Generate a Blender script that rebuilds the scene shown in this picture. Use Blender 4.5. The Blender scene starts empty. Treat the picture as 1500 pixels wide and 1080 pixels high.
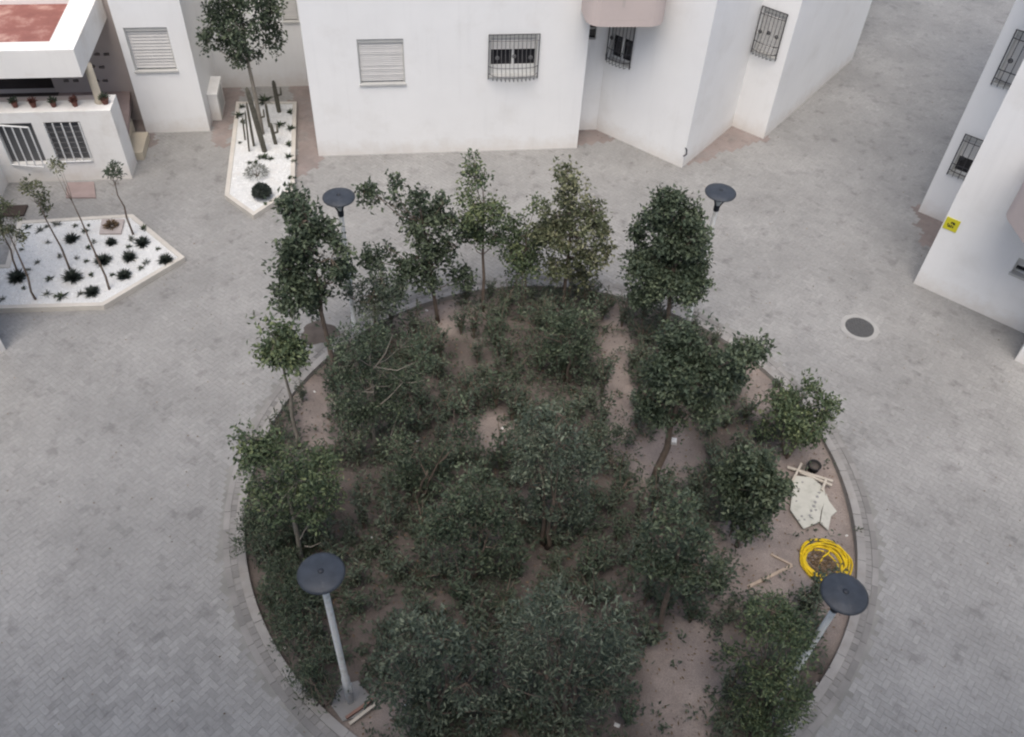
import bpy, math, random
import numpy as np
from mathutils import Vector, Matrix
PI = math.pi
random.seed(7)
RNG = np.random.default_rng(11)
SC = bpy.context.scene
COL = SC.collection
# ------------------------------------------------------------------ camera
F, VX, VY, CX, CY, H = 1300.0, 680.0, 1750.0, 750.0, 540.0, 14.0
_d = np.array([VX - CX, VY - CY, F]); DOWN = _d / np.linalg.norm(_d)
_f = np.array([0, 0, 1.0]) - DOWN * DOWN[2]; FWD = _f / np.linalg.norm(_f)
RIGHT = np.cross(DOWN, FWD)
cam_d = bpy.data.cameras.new('camera'); cam = bpy.data.objects.new('camera', cam_d); COL.objects.link(cam)
cam_d.sensor_width = 36; cam_d.lens = 36 * F / 1500; cam_d.clip_end = 500; cam_d.clip_start = 0.05
def _ax(i): return Vector((RIGHT[i], FWD[i], -DOWN[i]))
ex, ey, ez = _ax(0), -_ax(1), -_ax(2)
cam.matrix_world = Matrix(((ex.x, ey.x, ez.x, 0), (ex.y, ey.y, ez.y, 0), (ex.z, ey.z, ez.z, H), (0, 0, 0, 1)))
SC.camera = cam
# ------------------------------------------------------------------ light
SUN_EL, SUN_AZ = math.radians(65), math.radians(190)     # azimuth measured clockwise from +Y: behind the viewer
w = bpy.data.worlds.new('World'); SC.world = w; w.use_nodes = True
nt = w.node_tree; bg = nt.nodes['Background']
sky = nt.nodes.new('ShaderNodeTexSky'); sky.sky_type = 'NISHITA'; sky.sun_disc = False
sky.sun_elevation = SUN_EL; sky.sun_rotation = SUN_AZ
sky.air_density = 1.0; sky.dust_density = 3.6; sky.ozone_density = 1.0
nt.links.new(sky.outputs[0], bg.inputs[0]); bg.inputs[1].default_value = 0.10
sl = bpy.data.lights.new('sun', 'SUN'); sl.energy = 1.2; sl.angle = math.radians(45); sl.color = (1.0, 0.95, 0.88)
so = bpy.data.objects.new('sun', sl); COL.objects.link(so)
sd = Vector((math.sin(SUN_AZ) * math.cos(SUN_EL), math.cos(SUN_AZ) * math.cos(SUN_EL), math.sin(SUN_EL)))
so.rotation_euler = sd.to_track_quat('Z', 'Y').to_euler(); so.location = (0, -10, 30)
SC.view_settings.view_transform = 'Standard'; SC.view_settings.look = 'None'
SC.view_settings.exposure = 0.84; SC.view_settings.gamma = 1.0
SC.render.engine = 'CYCLES'
SC.cycles.filter_width = 2.2
SC.cycles.max_bounces = 6; SC.cycles.diffuse_bounces = 4; SC.cycles.glossy_bounces = 2; SC.cycles.transmission_bounces = 2
# ------------------------------------------------------------------ pixel -> place
def ray(px, py): return np.array([px - CX, py - CY, F])
def G(px, py, z=0.0):
    r = ray(px, py); t = (H - z) / (r @ DOWN)
    return np.array([t * (r @ RIGHT), t * (r @ FWD)])
def G3(px, py, z=0.0):
    g = G(px, py, z); return np.array([g[0], g[1], z])
def PV(px, py, base, depth=0.0):
    """pixel -> point on the vertical plane that stands on `base` and faces the camera; returns point, metres per pixel"""
    b = np.array(base[:2]); n = b / np.linalg.norm(b)
    r = ray(px, py); rh = np.array([r @ RIGHT, r @ FWD])
    t = (b @ n + depth) / (rh @ n)
    return np.array([t * rh[0], t * rh[1], H - t * (r @ DOWN)]), t
def PW(px, py, A, B):
    """pixel -> (distance along wall A-B, height)"""
    A = np.array(A[:2]); B = np.array(B[:2]); d = (B - A) / np.linalg.norm(B - A); n = np.array([d[1], -d[0]])
    r = ray(px, py); rh = np.array([r @ RIGHT, r @ FWD]); t = (A @ n) / (rh @ n)
    return float((t * rh - A) @ d), float(H - t * (r @ DOWN))
def PROJ(P):
    P = np.asarray(P, float)
    wv = P[..., 0:1] * RIGHT + P[..., 1:2] * FWD + (H - P[..., 2:3]) * DOWN
    return np.stack([CX + F * wv[..., 0] / wv[..., 2], CY + F * wv[..., 1] / wv[..., 2]], -1)
# ------------------------------------------------------------------ materials
MATS = {}
def mat(name, col, rough=0.8, var=0.12, scale=3.0, bump=0.0, bscale=60.0, attr=None, rnd=0.0, spec=0.3, metal=0.0,
        stain=None, stain_amt=0.0, stain_scale=1.0, stain_lo=0.5, stain_hi=0.7, fine=0.0, splash=None):
    m = bpy.data.materials.new(name); m.use_nodes = True; n = m.node_tree.nodes; L = m.node_tree.links
    b = n['Principled BSDF']; b.inputs['Roughness'].default_value = rough
    b.inputs['Specular IOR Level'].default_value = spec; b.inputs['Metallic'].default_value = metal
    geo = n.new('ShaderNodeNewGeometry')
    def noise(sc, det=5, rg=0.6):
        t = n.new('ShaderNodeTexNoise'); t.inputs['Scale'].default_value = sc; t.inputs['Detail'].default_value = det
        t.inputs['Roughness'].default_value = rg; L.new(geo.outputs['Position'], t.inputs['Vector']); return t
    def rng(src, lo, hi, a, c):
        r = n.new('ShaderNodeMapRange'); L.new(src, r.inputs[0])
        for i, v in enumerate((lo, hi, a, c)): r.inputs[i + 1].default_value = v
        return r.outputs[0]
    def mul(c, f):
        x = n.new('ShaderNodeVectorMath'); x.operation = 'SCALE'; L.new(c, x.inputs[0]); L.new(f, x.inputs['Scale']); return x.outputs[0]
    rgb = n.new('ShaderNodeRGB'); rgb.outputs[0].default_value = (*col, 1); c = rgb.outputs[0]
    if stain is not None:
        mx = n.new('ShaderNodeMix'); mx.data_type = 'RGBA'
        L.new(rng(noise(stain_scale, 6, 0.65).outputs[0], stain_lo, stain_hi, 0, stain_amt), mx.inputs[0])
        L.new(c, mx.inputs[6]); mx.inputs[7].default_value = (*stain, 1); c = mx.outputs[2]
    if splash is not None:
        sx = n.new('ShaderNodeSeparateXYZ'); L.new(geo.outputs['Position'], sx.inputs[0]); nz = noise(3.2, 6, .7)
        ad = n.new('ShaderNodeMath'); ad.operation = 'MULTIPLY_ADD'; L.new(nz.outputs[0], ad.inputs[0]); ad.inputs[1].default_value = -0.9; L.new(sx.outputs[2], ad.inputs[2])
        mx = n.new('ShaderNodeMix'); mx.data_type = 'RGBA'; L.new(rng(ad.outputs[0], -.42, .02, .45, 0), mx.inputs[0]); L.new(c, mx.inputs[6]); mx.inputs[7].default_value = (*splash, 1); c = mx.outputs[2]
    if var: c = mul(c, rng(noise(scale).outputs[0], 0.25, 0.75, 1 - var, 1 + var))
    if splash is not None:
        mp = n.new('ShaderNodeMapping'); mp.inputs['Scale'].default_value = (5, 5, .35); L.new(geo.outputs['Position'], mp.inputs[0]); t = n.new('ShaderNodeTexNoise'); t.inputs['Scale'].default_value = 1.4; t.inputs['Detail'].default_value = 6; L.new(mp.outputs[0], t.inputs['Vector'])
        c = mul(c, rng(t.outputs[0], .55, .85, 1.0, .95))
    if fine: c = mul(c, rng(noise(scale * 30, 3).outputs[0], 0.25, 0.75, 1 - fine, 1 + fine))
    if attr:
        a = n.new('ShaderNodeAttribute'); a.attribute_name = attr; c = mul(c, rng(a.outputs['Fac'], 0, 1, 1 - rnd, 1 + rnd))
    elif rnd:
        o = n.new('ShaderNodeObjectInfo'); c = mul(c, rng(o.outputs['Random'], 0, 1, 1 - rnd, 1 + rnd))
    L.new(c, b.inputs['Base Color'])
    if bump:
        bp = n.new('ShaderNodeBump'); bp.inputs['Strength'].default_value = bump; bp.inputs['Distance'].default_value = 0.01
        L.new(noise(bscale, 4).outputs[0], bp.inputs['Height']); L.new(bp.outputs[0], b.inputs['Normal'])
    MATS[name] = m; return m
def leafmat(name, c0, c1, c2, rough=0.55):
    m = bpy.data.materials.new(name); m.use_nodes = True; n = m.node_tree.nodes; L = m.node_tree.links
    b = n['Principled BSDF']; b.inputs['Roughness'].default_value = rough; b.inputs['Specular IOR Level'].default_value = 0.35
    a = n.new('ShaderNodeAttribute'); a.attribute_name = 'tint'
    r = n.new('ShaderNodeValToRGB'); e = r.color_ramp.elements
    e[0].position = 0; e[0].color = (*c0, 1); e[1].position = 1; e[1].color = (*c2, 1)
    k = e.new(0.6); k.color = (*c1, 1)
    L.new(a.outputs['Fac'], r.inputs[0]); L.new(r.outputs[0], b.inputs['Base Color'])
    MATS[name] = m; return m
mat('white_paint', (0.82, 0.82, 0.81), 0.85, 0.035, 0.7, 0.15, 25, splash=(0.60, 0.54, 0.47), stain=(0.62, 0.60, 0.56), stain_amt=0.35, stain_scale=0.9, stain_lo=0.55, stain_hi=0.8)
mat('house_paint', (0.84, 0.825, 0.79), 0.85, 0.04, 0.9, 0.15, 25, splash=(0.60, 0.53, 0.44), stain=(0.55, 0.50, 0.43), stain_amt=0.5, stain_scale=1.1, stain_lo=0.5, stain_hi=0.75)
mat('rose_render', (0.50, 0.44, 0.41), 0.9, 0.08, 1.2, 0.2, 30)
mat('balcony_paint', (0.56, 0.48, 0.45), 0.85, 0.05, 1.3, 0.1, 30)
mat('grime', (0.62, 0.57, 0.49), 0.9, 0.15, 4)
mat('red_roof', (0.29, 0.125, 0.105), 0.85, 0.25, 2.2, 0.3, 40, stain=(0.45, 0.30, 0.25), stain_amt=0.8, stain_scale=2.2)
mat('paver_field', (0.266, 0.261, 0.250), 0.58, 0.20, 0.5, 0.3, 90, spec=0.5, attr='tint', rnd=0.13, stain=(0.185, 0.178, 0.172), stain_amt=0.8, stain_scale=2.2, stain_lo=0.555, stain_hi=0.66, fine=0.12)
mat('paver_single', (0.266, 0.261, 0.250), 0.58, 0.20, 0.5, 0.3, 90, spec=0.5, rnd=0.13, stain=(0.185, 0.178, 0.172), stain_amt=0.8, stain_scale=2.2, stain_lo=0.555, stain_hi=0.66, fine=0.12)
mat('red_paver', (0.245, 0.205, 0.19), 0.88, 0.2, 1.2, 0.35, 90, attr='tint', rnd=0.12, stain=(0.22, 0.21, 0.20), stain_amt=0.7, stain_scale=2.0)
mat('joint_sand', (0.235, 0.23, 0.215), 0.95, 0.25, 2)
mat('kerb_concrete', (0.295, 0.283, 0.268), 0.9, 0.15, 2.5, 0.3, 60, rnd=0.08, stain=(0.24, 0.22, 0.20), stain_amt=0.7, stain_scale=3)
mat('cobble', (0.235, 0.226, 0.215), 0.9, 0.2, 2, 0.3, 60, rnd=0.18)
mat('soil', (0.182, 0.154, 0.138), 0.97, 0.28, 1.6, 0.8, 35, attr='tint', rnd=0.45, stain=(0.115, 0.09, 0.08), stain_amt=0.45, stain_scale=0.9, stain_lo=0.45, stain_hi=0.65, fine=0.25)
mat('dark_brown', (0.10, 0.085, 0.075), 0.97, 0.3, 3, 0.7, 35)
mat('white_gravel', (0.60, 0.605, 0.595), 0.9, 0.06, 2.0, 0.6, 70, stain=(0.55, 0.52, 0.48), stain_amt=0.5, stain_scale=2.5)
mat('pebble', (0.62, 0.625, 0.615), 0.85, 0.1, 8, attr='tint', rnd=0.10)
mat('bed_border', (0.52, 0.49, 0.44), 0.9, 0.12, 3, 0.2, 60)
mat('bark', (0.16, 0.125, 0.10), 0.9, 0.25, 8, 0.6, 50)
mat('pale_bark', (0.25, 0.225, 0.19), 0.9, 0.2, 8, 0.5, 50)
mat('cactus_skin', (0.125, 0.118, 0.095), 0.8, 0.4, 14, 0.4, 40)
mat('lamp_black', (0.030, 0.034, 0.042), 0.45, 0.1, 4)
mat('lamp_shade', (0.040, 0.047, 0.058), 0.55, 0.3, 7, spec=0.4, stain=(0.11, 0.11, 0.11), stain_amt=0.5, stain_scale=9, stain_lo=.58, stain_hi=.75)
mat('lamp_lens', (0.75, 0.75, 0.72), 0.3, 0.0)
mat('pole_paint', (0.78, 0.79, 0.77), 0.5, 0.08, 6, stain=(0.4, 0.36, 0.3), stain_amt=0.6, stain_scale=6)
mat('shutter', (0.58, 0.57, 0.55), 0.55, 0.05, 3)
mat('shutter_box', (0.50, 0.50, 0.48), 0.6, 0.06, 3)
mat('pane', (0.018, 0.018, 0.022), 0.12, 0.0, spec=0.5)
mat('white_frame', (0.74, 0.74, 0.72), 0.5, 0.04, 5)
mat('iron', (0.06, 0.06, 0.065), 0.6, 0.1, 5, metal=0.3)
mat('iron_grey', (0.12, 0.12, 0.122), 0.6, 0.1, 5)
mat('dark_room', (0.055, 0.042, 0.036), 0.9, 0.2, 2)
mat('terracotta', (0.16, 0.07, 0.055), 0.85, 0.2, 9)
mat('sign_yellow', (0.60, 0.55, 0.03), 0.5, 0.08, 9)
mat('sign_black', (0.03, 0.03, 0.02), 0.6, 0.0)
mat('manhole_iron', (0.085, 0.085, 0.085), 0.6, 0.15, 12, 0.4, 120)
mat('manhole_ring', (0.34, 0.335, 0.32), 0.9, 0.1, 5, 0.3, 70)
mat('plaster_board', (0.50, 0.49, 0.43), 0.9, 0.08, 4, 0.2, 30, stain=(0.30, 0.30, 0.25), stain_amt=0.5, stain_scale=6)
mat('timber', (0.40, 0.32, 0.25), 0.85, 0.2, 9, 0.3, 50)
mat('pale_timber', (0.50, 0.45, 0.38), 0.85, 0.15, 9, 0.3, 50)
mat('hose_yellow', (0.70, 0.49, 0.015), 0.5, 0.22, 6, stain=(0.40, 0.28, 0.06), stain_amt=0.4, stain_scale=9)
mat('dry_leaf', (0.17, 0.12, 0.075), 0.9, 0.3, 20, attr='tint', rnd=0.5)
mat('concrete', (0.25, 0.245, 0.24), 0.9, 0.15, 3, 0.3, 50)
mat('brick_red', (0.24, 0.145, 0.115), 0.9, 0.2, 6)
mat('litter_white', (0.72, 0.71, 0.68), 0.7, 0.08, 9)
mat('tile_pink', (0.30, 0.235, 0.22), 0.85, 0.15, 3)
mat('beige_slab', (0.40, 0.355, 0.335), 0.9, 0.15, 4)
mat('beige_render', (0.52, 0.46, 0.36), 0.9, 0.1, 3)
mat('charcoal', (0.03, 0.03, 0.03), 0.9, 0.2, 3)
leafmat('leaf_dark', (0.033, 0.048, 0.030), (0.061, 0.082, 0.051), (0.121, 0.148, 0.089))
leafmat('leaf_green', (0.044, 0.066, 0.034), (0.083, 0.113, 0.058), (0.166, 0.195, 0.093))
leafmat('leaf_olive', (0.056, 0.067, 0.035), (0.108, 0.122, 0.067), (0.232, 0.231, 0.137))
leafmat('leaf_blue', (0.041, 0.056, 0.039), (0.080, 0.102, 0.071), (0.175, 0.201, 0.142))
leafmat('leaf_spiky', (0.028, 0.036, 0.032), (0.048, 0.060, 0.050), (0.074, 0.088, 0.070))
leafmat('leaf_grey', (0.098, 0.107, 0.088), (0.170, 0.179, 0.151), (0.264, 0.264, 0.228))
leafmat('leaf_ground', (0.044, 0.059, 0.039), (0.075, 0.094, 0.062), (0.140, 0.156, 0.105))
# ------------------------------------------------------------------ mesh helpers
def link(name, me, m, parent=None):
    o = bpy.data.objects.new(name, me); COL.objects.link(o)
    if m and not me.materials: me.materials.append(MATS[m])
    if parent is not None: o.parent = parent
    return o
def npmesh(name, V, Fc, tint=None, smooth=False):
    """V (n,3); Fc (m,k) all same k; tint per face"""
    V = np.asarray(V, np.float32); Fc = np.asarray(Fc, np.int32)
    me = bpy.data.meshes.new(name); me.vertices.add(len(V)); me.vertices.foreach_set('co', V.ravel())
    k = Fc.shape[1]; me.loops.add(Fc.size); me.loops.foreach_set('vertex_index', Fc.ravel())
    me.polygons.add(len(Fc)); me.polygons.foreach_set('loop_start', np.arange(0, Fc.size, k, dtype=np.int32))
    me.polygons.foreach_set('loop_total', np.full(len(Fc), k, np.int32))
    me.polygons.foreach_set('use_smooth', np.full(len(Fc), bool(smooth)))
    if tint is not None:
        a = me.attributes.new('tint', 'FLOAT', 'FACE'); a.data.foreach_set('value', np.asarray(tint, np.float32))
    me.update(calc_edges=True); return me
class MB:
    def __init__(s): s.v = []; s.f = []
    def add(s, V, Fc):
        b = len(s.v); s.v += [tuple(map(float, p)) for p in V]; s.f += [tuple(i + b for i in q) for q in Fc]; return s
    def hexa(s, bot, top):
        n = len(bot); V = list(bot) + list(top)
        return s.add(V, [tuple(range(n - 1, -1, -1)), tuple(range(n, 2 * n))] + [(i, (i + 1) % n, n + (i + 1) % n, n + i) for i in range(n)])
    def prism(s, poly, z0, z1): return s.hexa([(p[0], p[1], z0) for p in poly], [(p[0], p[1], z1) for p in poly])
    def obox(s, c, ax, ay, az, hx, hy, hz):
        c, ax, ay, az = map(lambda q: np.array(q, float), (c, ax, ay, az))
        P = lambda i, j, k: c + ax * hx * i + ay * hy * j + az * hz * k
        return s.hexa([P(-1, -1, -1), P(1, -1, -1), P(1, 1, -1), P(-1, 1, -1)], [P(-1, -1, 1), P(1, -1, 1), P(1, 1, 1), P(-1, 1, 1)])
    def box(s, c, hx, hy, hz, rz=0.0):
        ca, sa = math.cos(rz), math.sin(rz); return s.obox(c, (ca, sa, 0), (-sa, ca, 0), (0, 0, 1), hx, hy, hz)
    def tube(s, pts, rad, n=6, cap=True):
        P = [np.array(p, float) for p in pts]; R = list(rad) if hasattr(rad, '__len__') else [rad] * len(P); V = []
        up = np.array((0.12, 0.31, 0.94))
        for i, p in enumerate(P):
            t = P[min(i + 1, len(P) - 1)] - P[max(i - 1, 0)]; t = t / (np.linalg.norm(t) + 1e-9)
            a = np.cross(t, up)
            if np.linalg.norm(a) < 0.1: a = np.cross(t, (1, 0, 0))
            a = a / np.linalg.norm(a); b = np.cross(t, a)
            V += [p + R[i] * (a * math.cos(2 * PI * k / n) + b * math.sin(2 * PI * k / n)) for k in range(n)]
        Fc = [(i * n + k, i * n + (k + 1) % n, (i + 1) * n + (k + 1) % n, (i + 1) * n + k) for i in range(len(P) - 1) for k in range(n)]
        if cap: Fc += [tuple(range(n - 1, -1, -1)), tuple(range((len(P) - 1) * n, len(P) * n))]
        return s.add(V, Fc)
    def lathe(s, c, prof, n=20, jit=None):
        V = [(c[0] + r * math.cos(2 * PI * k / n), c[1] + r * math.sin(2 * PI * k / n), c[2] + z) for r, z in prof for k in range(n)]
        m = len(prof); Fc = [(i * n + k, i * n + (k + 1) % n, (i + 1) * n + (k + 1) % n, (i + 1) * n + k) for i in range(m - 1) for k in range(n)]
        return s.add(V, Fc + [tuple(range(n - 1, -1, -1)), tuple(range((m - 1) * n, m * n))])
    def mesh(s, name, smooth=False):
        me = bpy.data.meshes.new(name); me.from_pydata(s.v, [], s.f)
        if smooth:
            for p in me.polygons: p.use_smooth = True
        me.update(); return me
    def build(s, name, m, parent=None, smooth=False): return link(name, s.mesh(name, smooth), m, parent)
def tag(o, label, cat, group=None):
    o['label'] = label; o['category'] = cat
    if group: o['group'] = group
    return o
def empty(name, loc, label, cat, group=None):
    o = bpy.data.objects.new(name, None); COL.objects.link(o); o.location = tuple(map(float, loc)); o.empty_display_size = 0.2
    return tag(o, label, cat, group)
def shift(o):
    """children built in world space: keep them where they are under a moved parent"""
    bpy.context.view_layer.update()
def adopt(o, parent):
    o.parent = parent; o.matrix_parent_inverse = Matrix.Translation(-Vector(parent.location)); return o
def part(mb, name, m, root, smooth=False):
    """part in world coordinates, child of an unrotated root"""
    o = mb.build(name, m, None, smooth); return adopt(o, root)
def sub(mb, name, m, par, root, smooth=False):
    o = mb.build(name, m, None, smooth); o.parent = par
    o.matrix_parent_inverse = Matrix.Identity(4); return o
# ------------------------------------------------------------------ the ground
TH = math.radians(9.06)
U = np.array([math.cos(TH), math.sin(TH)]); Vv = np.array([-math.sin(TH), math.cos(TH)])
D = np.array([math.cos(TH - PI / 4), math.sin(TH - PI / 4)]); E_ = np.array([math.cos(TH + PI / 4), math.sin(TH + PI / 4)])
GC = np.array([0.894, 10.01]); R0, R1, R2, R3 = 5.74, 5.89, 6.01, 6.12
def soil_z(x, y):
    r = np.hypot(x - GC[0], y - GC[1]) / R0
    return -0.10 + 0.03 * np.sin(1.7 * x + 0.4) * np.cos(1.3 * y) + 0.02 * np.sin(4.1 * x + 2.2 * y) + 0.05 * (1 - r)
N = 128
mb = MB(); ang = [2 * PI * k / N for k in range(N)]
inner = [(GC[0] + R0 * math.cos(a), GC[1] + R0 * math.sin(a), -0.0035) for a in ang]
mid = [(GC[0] + 30 * math.cos(a), GC[1] + 30 * math.sin(a), -0.0035) for a in ang]
out = [(GC[0] + 400 * math.cos(a), GC[1] + 400 * math.sin(a), -0.0035) for a in ang]
mb.add(inner + mid + out, [(j * N + k, (j + 1) * N + k, (j + 1) * N + (k + 1) % N, j * N + (k + 1) % N) for j in (0, 1) for k in range(N)])
pavement = mb.build('pavement', 'joint_sand'); pavement['kind'] = 'structure'
# soil: darker tint under the planting, paler where it is bare
def SOIL_TINT(V):
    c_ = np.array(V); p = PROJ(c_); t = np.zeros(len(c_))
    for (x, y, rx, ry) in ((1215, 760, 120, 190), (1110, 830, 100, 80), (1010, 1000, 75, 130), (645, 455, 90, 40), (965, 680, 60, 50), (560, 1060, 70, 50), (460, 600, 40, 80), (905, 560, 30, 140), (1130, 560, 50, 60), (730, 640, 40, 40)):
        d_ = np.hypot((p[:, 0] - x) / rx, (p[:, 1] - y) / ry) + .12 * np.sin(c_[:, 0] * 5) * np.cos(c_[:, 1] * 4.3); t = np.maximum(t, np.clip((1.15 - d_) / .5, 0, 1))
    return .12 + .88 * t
nr, na = 46, 128; rr = np.linspace(0.02, R0 + 0.05, nr); V = []
for r in rr:
    for a in ang:
        x, y = GC[0] + r * math.cos(a), GC[1] + r * math.sin(a)
        V.append((x, y, soil_z(x, y) + 0.012 * (random.random() - .5)))
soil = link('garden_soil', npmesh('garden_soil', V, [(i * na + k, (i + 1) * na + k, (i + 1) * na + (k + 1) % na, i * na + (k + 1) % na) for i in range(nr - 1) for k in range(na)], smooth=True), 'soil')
_a = soil.data.attributes.new('tint', 'FLOAT', 'POINT'); _a.data.foreach_set('value', SOIL_TINT(V).astype(np.float32))
soil['kind'] = 'structure'
# pavers: herringbone of 20 x 10 cm blocks laid at 45 degrees to the facade
c = 0.1; ii, jj = np.meshgrid(np.arange(-420, 420), np.arange(-420, 420), indexing='ij'); s = (ii - jj) % 4
MH = G(1259, 480)
def pav(sel, hor):
    a, b = ii[sel] * c, jj[sel] * c
    cx, cy = (a + c, b + c / 2) if hor else (a + c / 2, b + c)
    X = cx * E_[0] + cy * (-D[0]); Y = cx * E_[1] + cy * (-D[1])
    return X, Y, np.full(X.shape, hor)
xs, ys, hs = [np.concatenate(q) for q in zip(pav(s == 0, True), pav(s == 3, False))]
fl = (ys > 2) & (ys < 40) & (abs(xs) < 26); xs, ys, hs = xs[fl], ys[fl], hs[fl]
pp = PROJ(np.stack([xs, ys, 0 * xs], -1)); dg = np.hypot(xs - GC[0], ys - GC[1])
fl = (pp[:, 0] > -70) & (pp[:, 0] < 1570) & (pp[:, 1] > -60) & (pp[:, 1] < 1150) & (dg > R3 + 0.07) & (np.hypot(xs - MH[0], ys - MH[1]) > 0.36)
xs, ys, hs, pp = xs[fl], ys[fl], hs[fl], pp[fl]
hz = np.random.default_rng(3).normal(0, 0.0007, len(xs)); tn = np.clip(np.random.default_rng(4).normal(.52, .12, len(xs)), 0, 1); tn[np.random.default_rng(9).random(len(xs)) < .015] = 0.0
dist = np.sqrt(xs ** 2 + ys ** 2 + H * H); inside = (pp[:, 0] > 5) & (pp[:, 0] < 1495) & (pp[:, 1] < 1075) & (pp[:, 1] > 0)
order = np.argsort(np.where(inside, dist, 1e9)); single = np.zeros(len(xs), bool); single[order[:300]] = True
def inpoly(x, y, P):
    r = np.zeros(np.shape(x), bool); j = len(P) - 1
    for i in range(len(P)):
        xi, yi = P[i]; xj, yj = P[j]
        k = ((yi > y) != (yj > y)) & (x < (xj - xi) * (y - yi) / (yj - yi + 1e-12) + xi); r ^= k; j = i
    return r
red = np.zeros(len(xs), bool)
jx = pp[:, 0] + 4 * np.sin(ys * 9) ; jy = pp[:, 1]
for P in ([(300, 120), (360, 120), (345, 160), (336, 215), (312, 215)], [(425, 120), (470, 120), (475, 235), (440, 262), (433, 240)],
          [(990, 250), (1074, 178), (1128, 205), (1078, 218)], [(842, 180), (882, 180), (900, 205), (842, 215)],
          [(1338, 300), (1400, 300), (1375, 370), (1352, 360)], [(150, 150), (220, 150), (230, 205), (205, 235)]):
    red |= inpoly(jx, jy, P)
hl, hw, bz = 0.0990, 0.0490, 0.0025
def field(sel, name, mt):
    X, Y, Hh, Z, T = xs[sel], ys[sel], hs[sel], hz[sel], tn[sel]
    a = np.where(Hh[:, None], E_, -D); b = np.where(Hh[:, None], -D, E_)
    Vx = []
    for L_, W_, z in ((hl, hw, -0.0045), (hl - bz, hw - bz, 0.0)):
        for sx, sy in ((-1, -1), (1, -1), (1, 1), (-1, 1)):
            q = np.stack([X, Y], -1) + a * sx * L_ + b * sy * W_
            Vx.append(np.concatenate([q, (z + Z)[:, None]], 1))
    Vx = np.stack(Vx, 1).reshape(-1, 3); n = len(X); base = (np.arange(n) * 8)[:, None]
    t = np.array([[4, 5, 6, 7], [0, 1, 5, 4], [1, 2, 6, 5], [2, 3, 7, 6], [3, 0, 4, 7]]).ravel()
    # vertical blocks have mirrored handedness
    Fc = (base + t).reshape(-1, 4); flip = np.repeat(~Hh, 5); Fc[flip] = Fc[flip][:, ::-1]
    o = link(name, npmesh(name, Vx, Fc, np.repeat(T, 5)), mt, pavement); o['kind'] = 'stuff'; return o
field(~single & ~red, 'paver_field', 'paver_field'); field(red & ~single, 'red_paver_field', 'red_paver')
pm = MB().hexa([(-hl, -hw, -.0045), (hl, -hw, -.0045), (hl, hw, -.0045), (-hl, hw, -.0045)], [(-hl + bz, -hw + bz, 0), (hl - bz, -hw + bz, 0), (hl - bz, hw - bz, 0), (-hl + bz, hw - bz, 0)]).mesh('paver')
pm.materials.append(MATS['paver_single'])
for k in np.where(single)[0]:
    o = bpy.data.objects.new('paver', pm); COL.objects.link(o); o.parent = pavement
    o.location = (xs[k], ys[k], hz[k]); o.rotation_euler = (0, 0, TH + PI / 4 + (0 if hs[k] else PI / 2))
# kerb round the garden
kerb = empty('garden_kerb', (*GC, 0), 'pale concrete kerb ring with a row of dark cobbles round the planted circle', 'kerb')
def ring_piece(ra, rb, a0, a1, z0, z1, seg):
    aa = [a0 + (a1 - a0) * i / seg for i in range(seg + 1)]
    poly = [(ra * math.cos(a), ra * math.sin(a)) for a in aa][::-1] + [(rb * math.cos(a), rb * math.sin(a)) for a in aa]
    return MB().prism(poly[::-1], z0, z1).mesh('ring')
def ring(name, n, ra, rb, gap, z0, z1, m, seg, zj):
    me = ring_piece(ra, rb, -PI / n + gap, PI / n - gap, z0, z1, seg); me.materials.append(MATS[m])
    for k in range(n):
        o = bpy.data.objects.new(name, me); COL.objects.link(o); o.parent = kerb
        o.location = (0, 0, random.uniform(-zj, zj)); o.rotation_euler = (0, 0, 2 * PI * k / n)
ring('kerb_stone', 72, R0, R1, 0.0006, -0.28, 0.035, 'kerb_concrete', 3, 0.006)
ring('cobble', 290, R1 + .006, R2 - .006, 0.0009, -0.05, 0.006, 'cobble', 1, 0.004)
ring('edging_strip', 96, R2, R3, 0.0005, -0.05, 0.010, 'cobble', 2, 0.003)
# manhole
mh = empty('manhole_cover', (*MH, 0), 'round dark iron manhole cover in a pale concrete surround', 'manhole')
mb = MB(); q = 24
mb.add([(0.33 * math.cos(2 * PI * k / q), 0.33 * math.sin(2 * PI * k / q), z) for z in (-.01, .008) for k in range(q)] + [(0.44 * math.cos(2 * PI * k / q) * (1 + .05 * math.sin(5 * k)), 0.44 * math.sin(2 * PI * k / q) * (1 + .06 * math.cos(3 * k)), z) for z in (-.01, .006) for k in range(q)],
       [f for k in range(q) for f in ((q + k, 3 * q + k, 3 * q + (k + 1) % q, q + (k + 1) % q), (k, q + k, q + (k + 1) % q, (k + 1) % q))])
mb.build('surround', 'manhole_ring', mh)
mb = MB().lathe((0, 0, -.02), [(0.322, 0), (0.322, .024), (0.30, .027), (0.295, .022), (0.05, .022), (.02, .024)], 28); mb.build('lid', 'manhole_iron', mh)
mb = MB()
for i in range(-4, 5):
    for j in range(-4, 5):
        if math.hypot(i, j) < 4.3: mb.box((i * .062, j * .062, .004), .012, .02, .004, PI / 4 * ((i + j) % 2 * 2 + 1))
mb.build('tread_lug', 'manhole_iron', mh)
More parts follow.
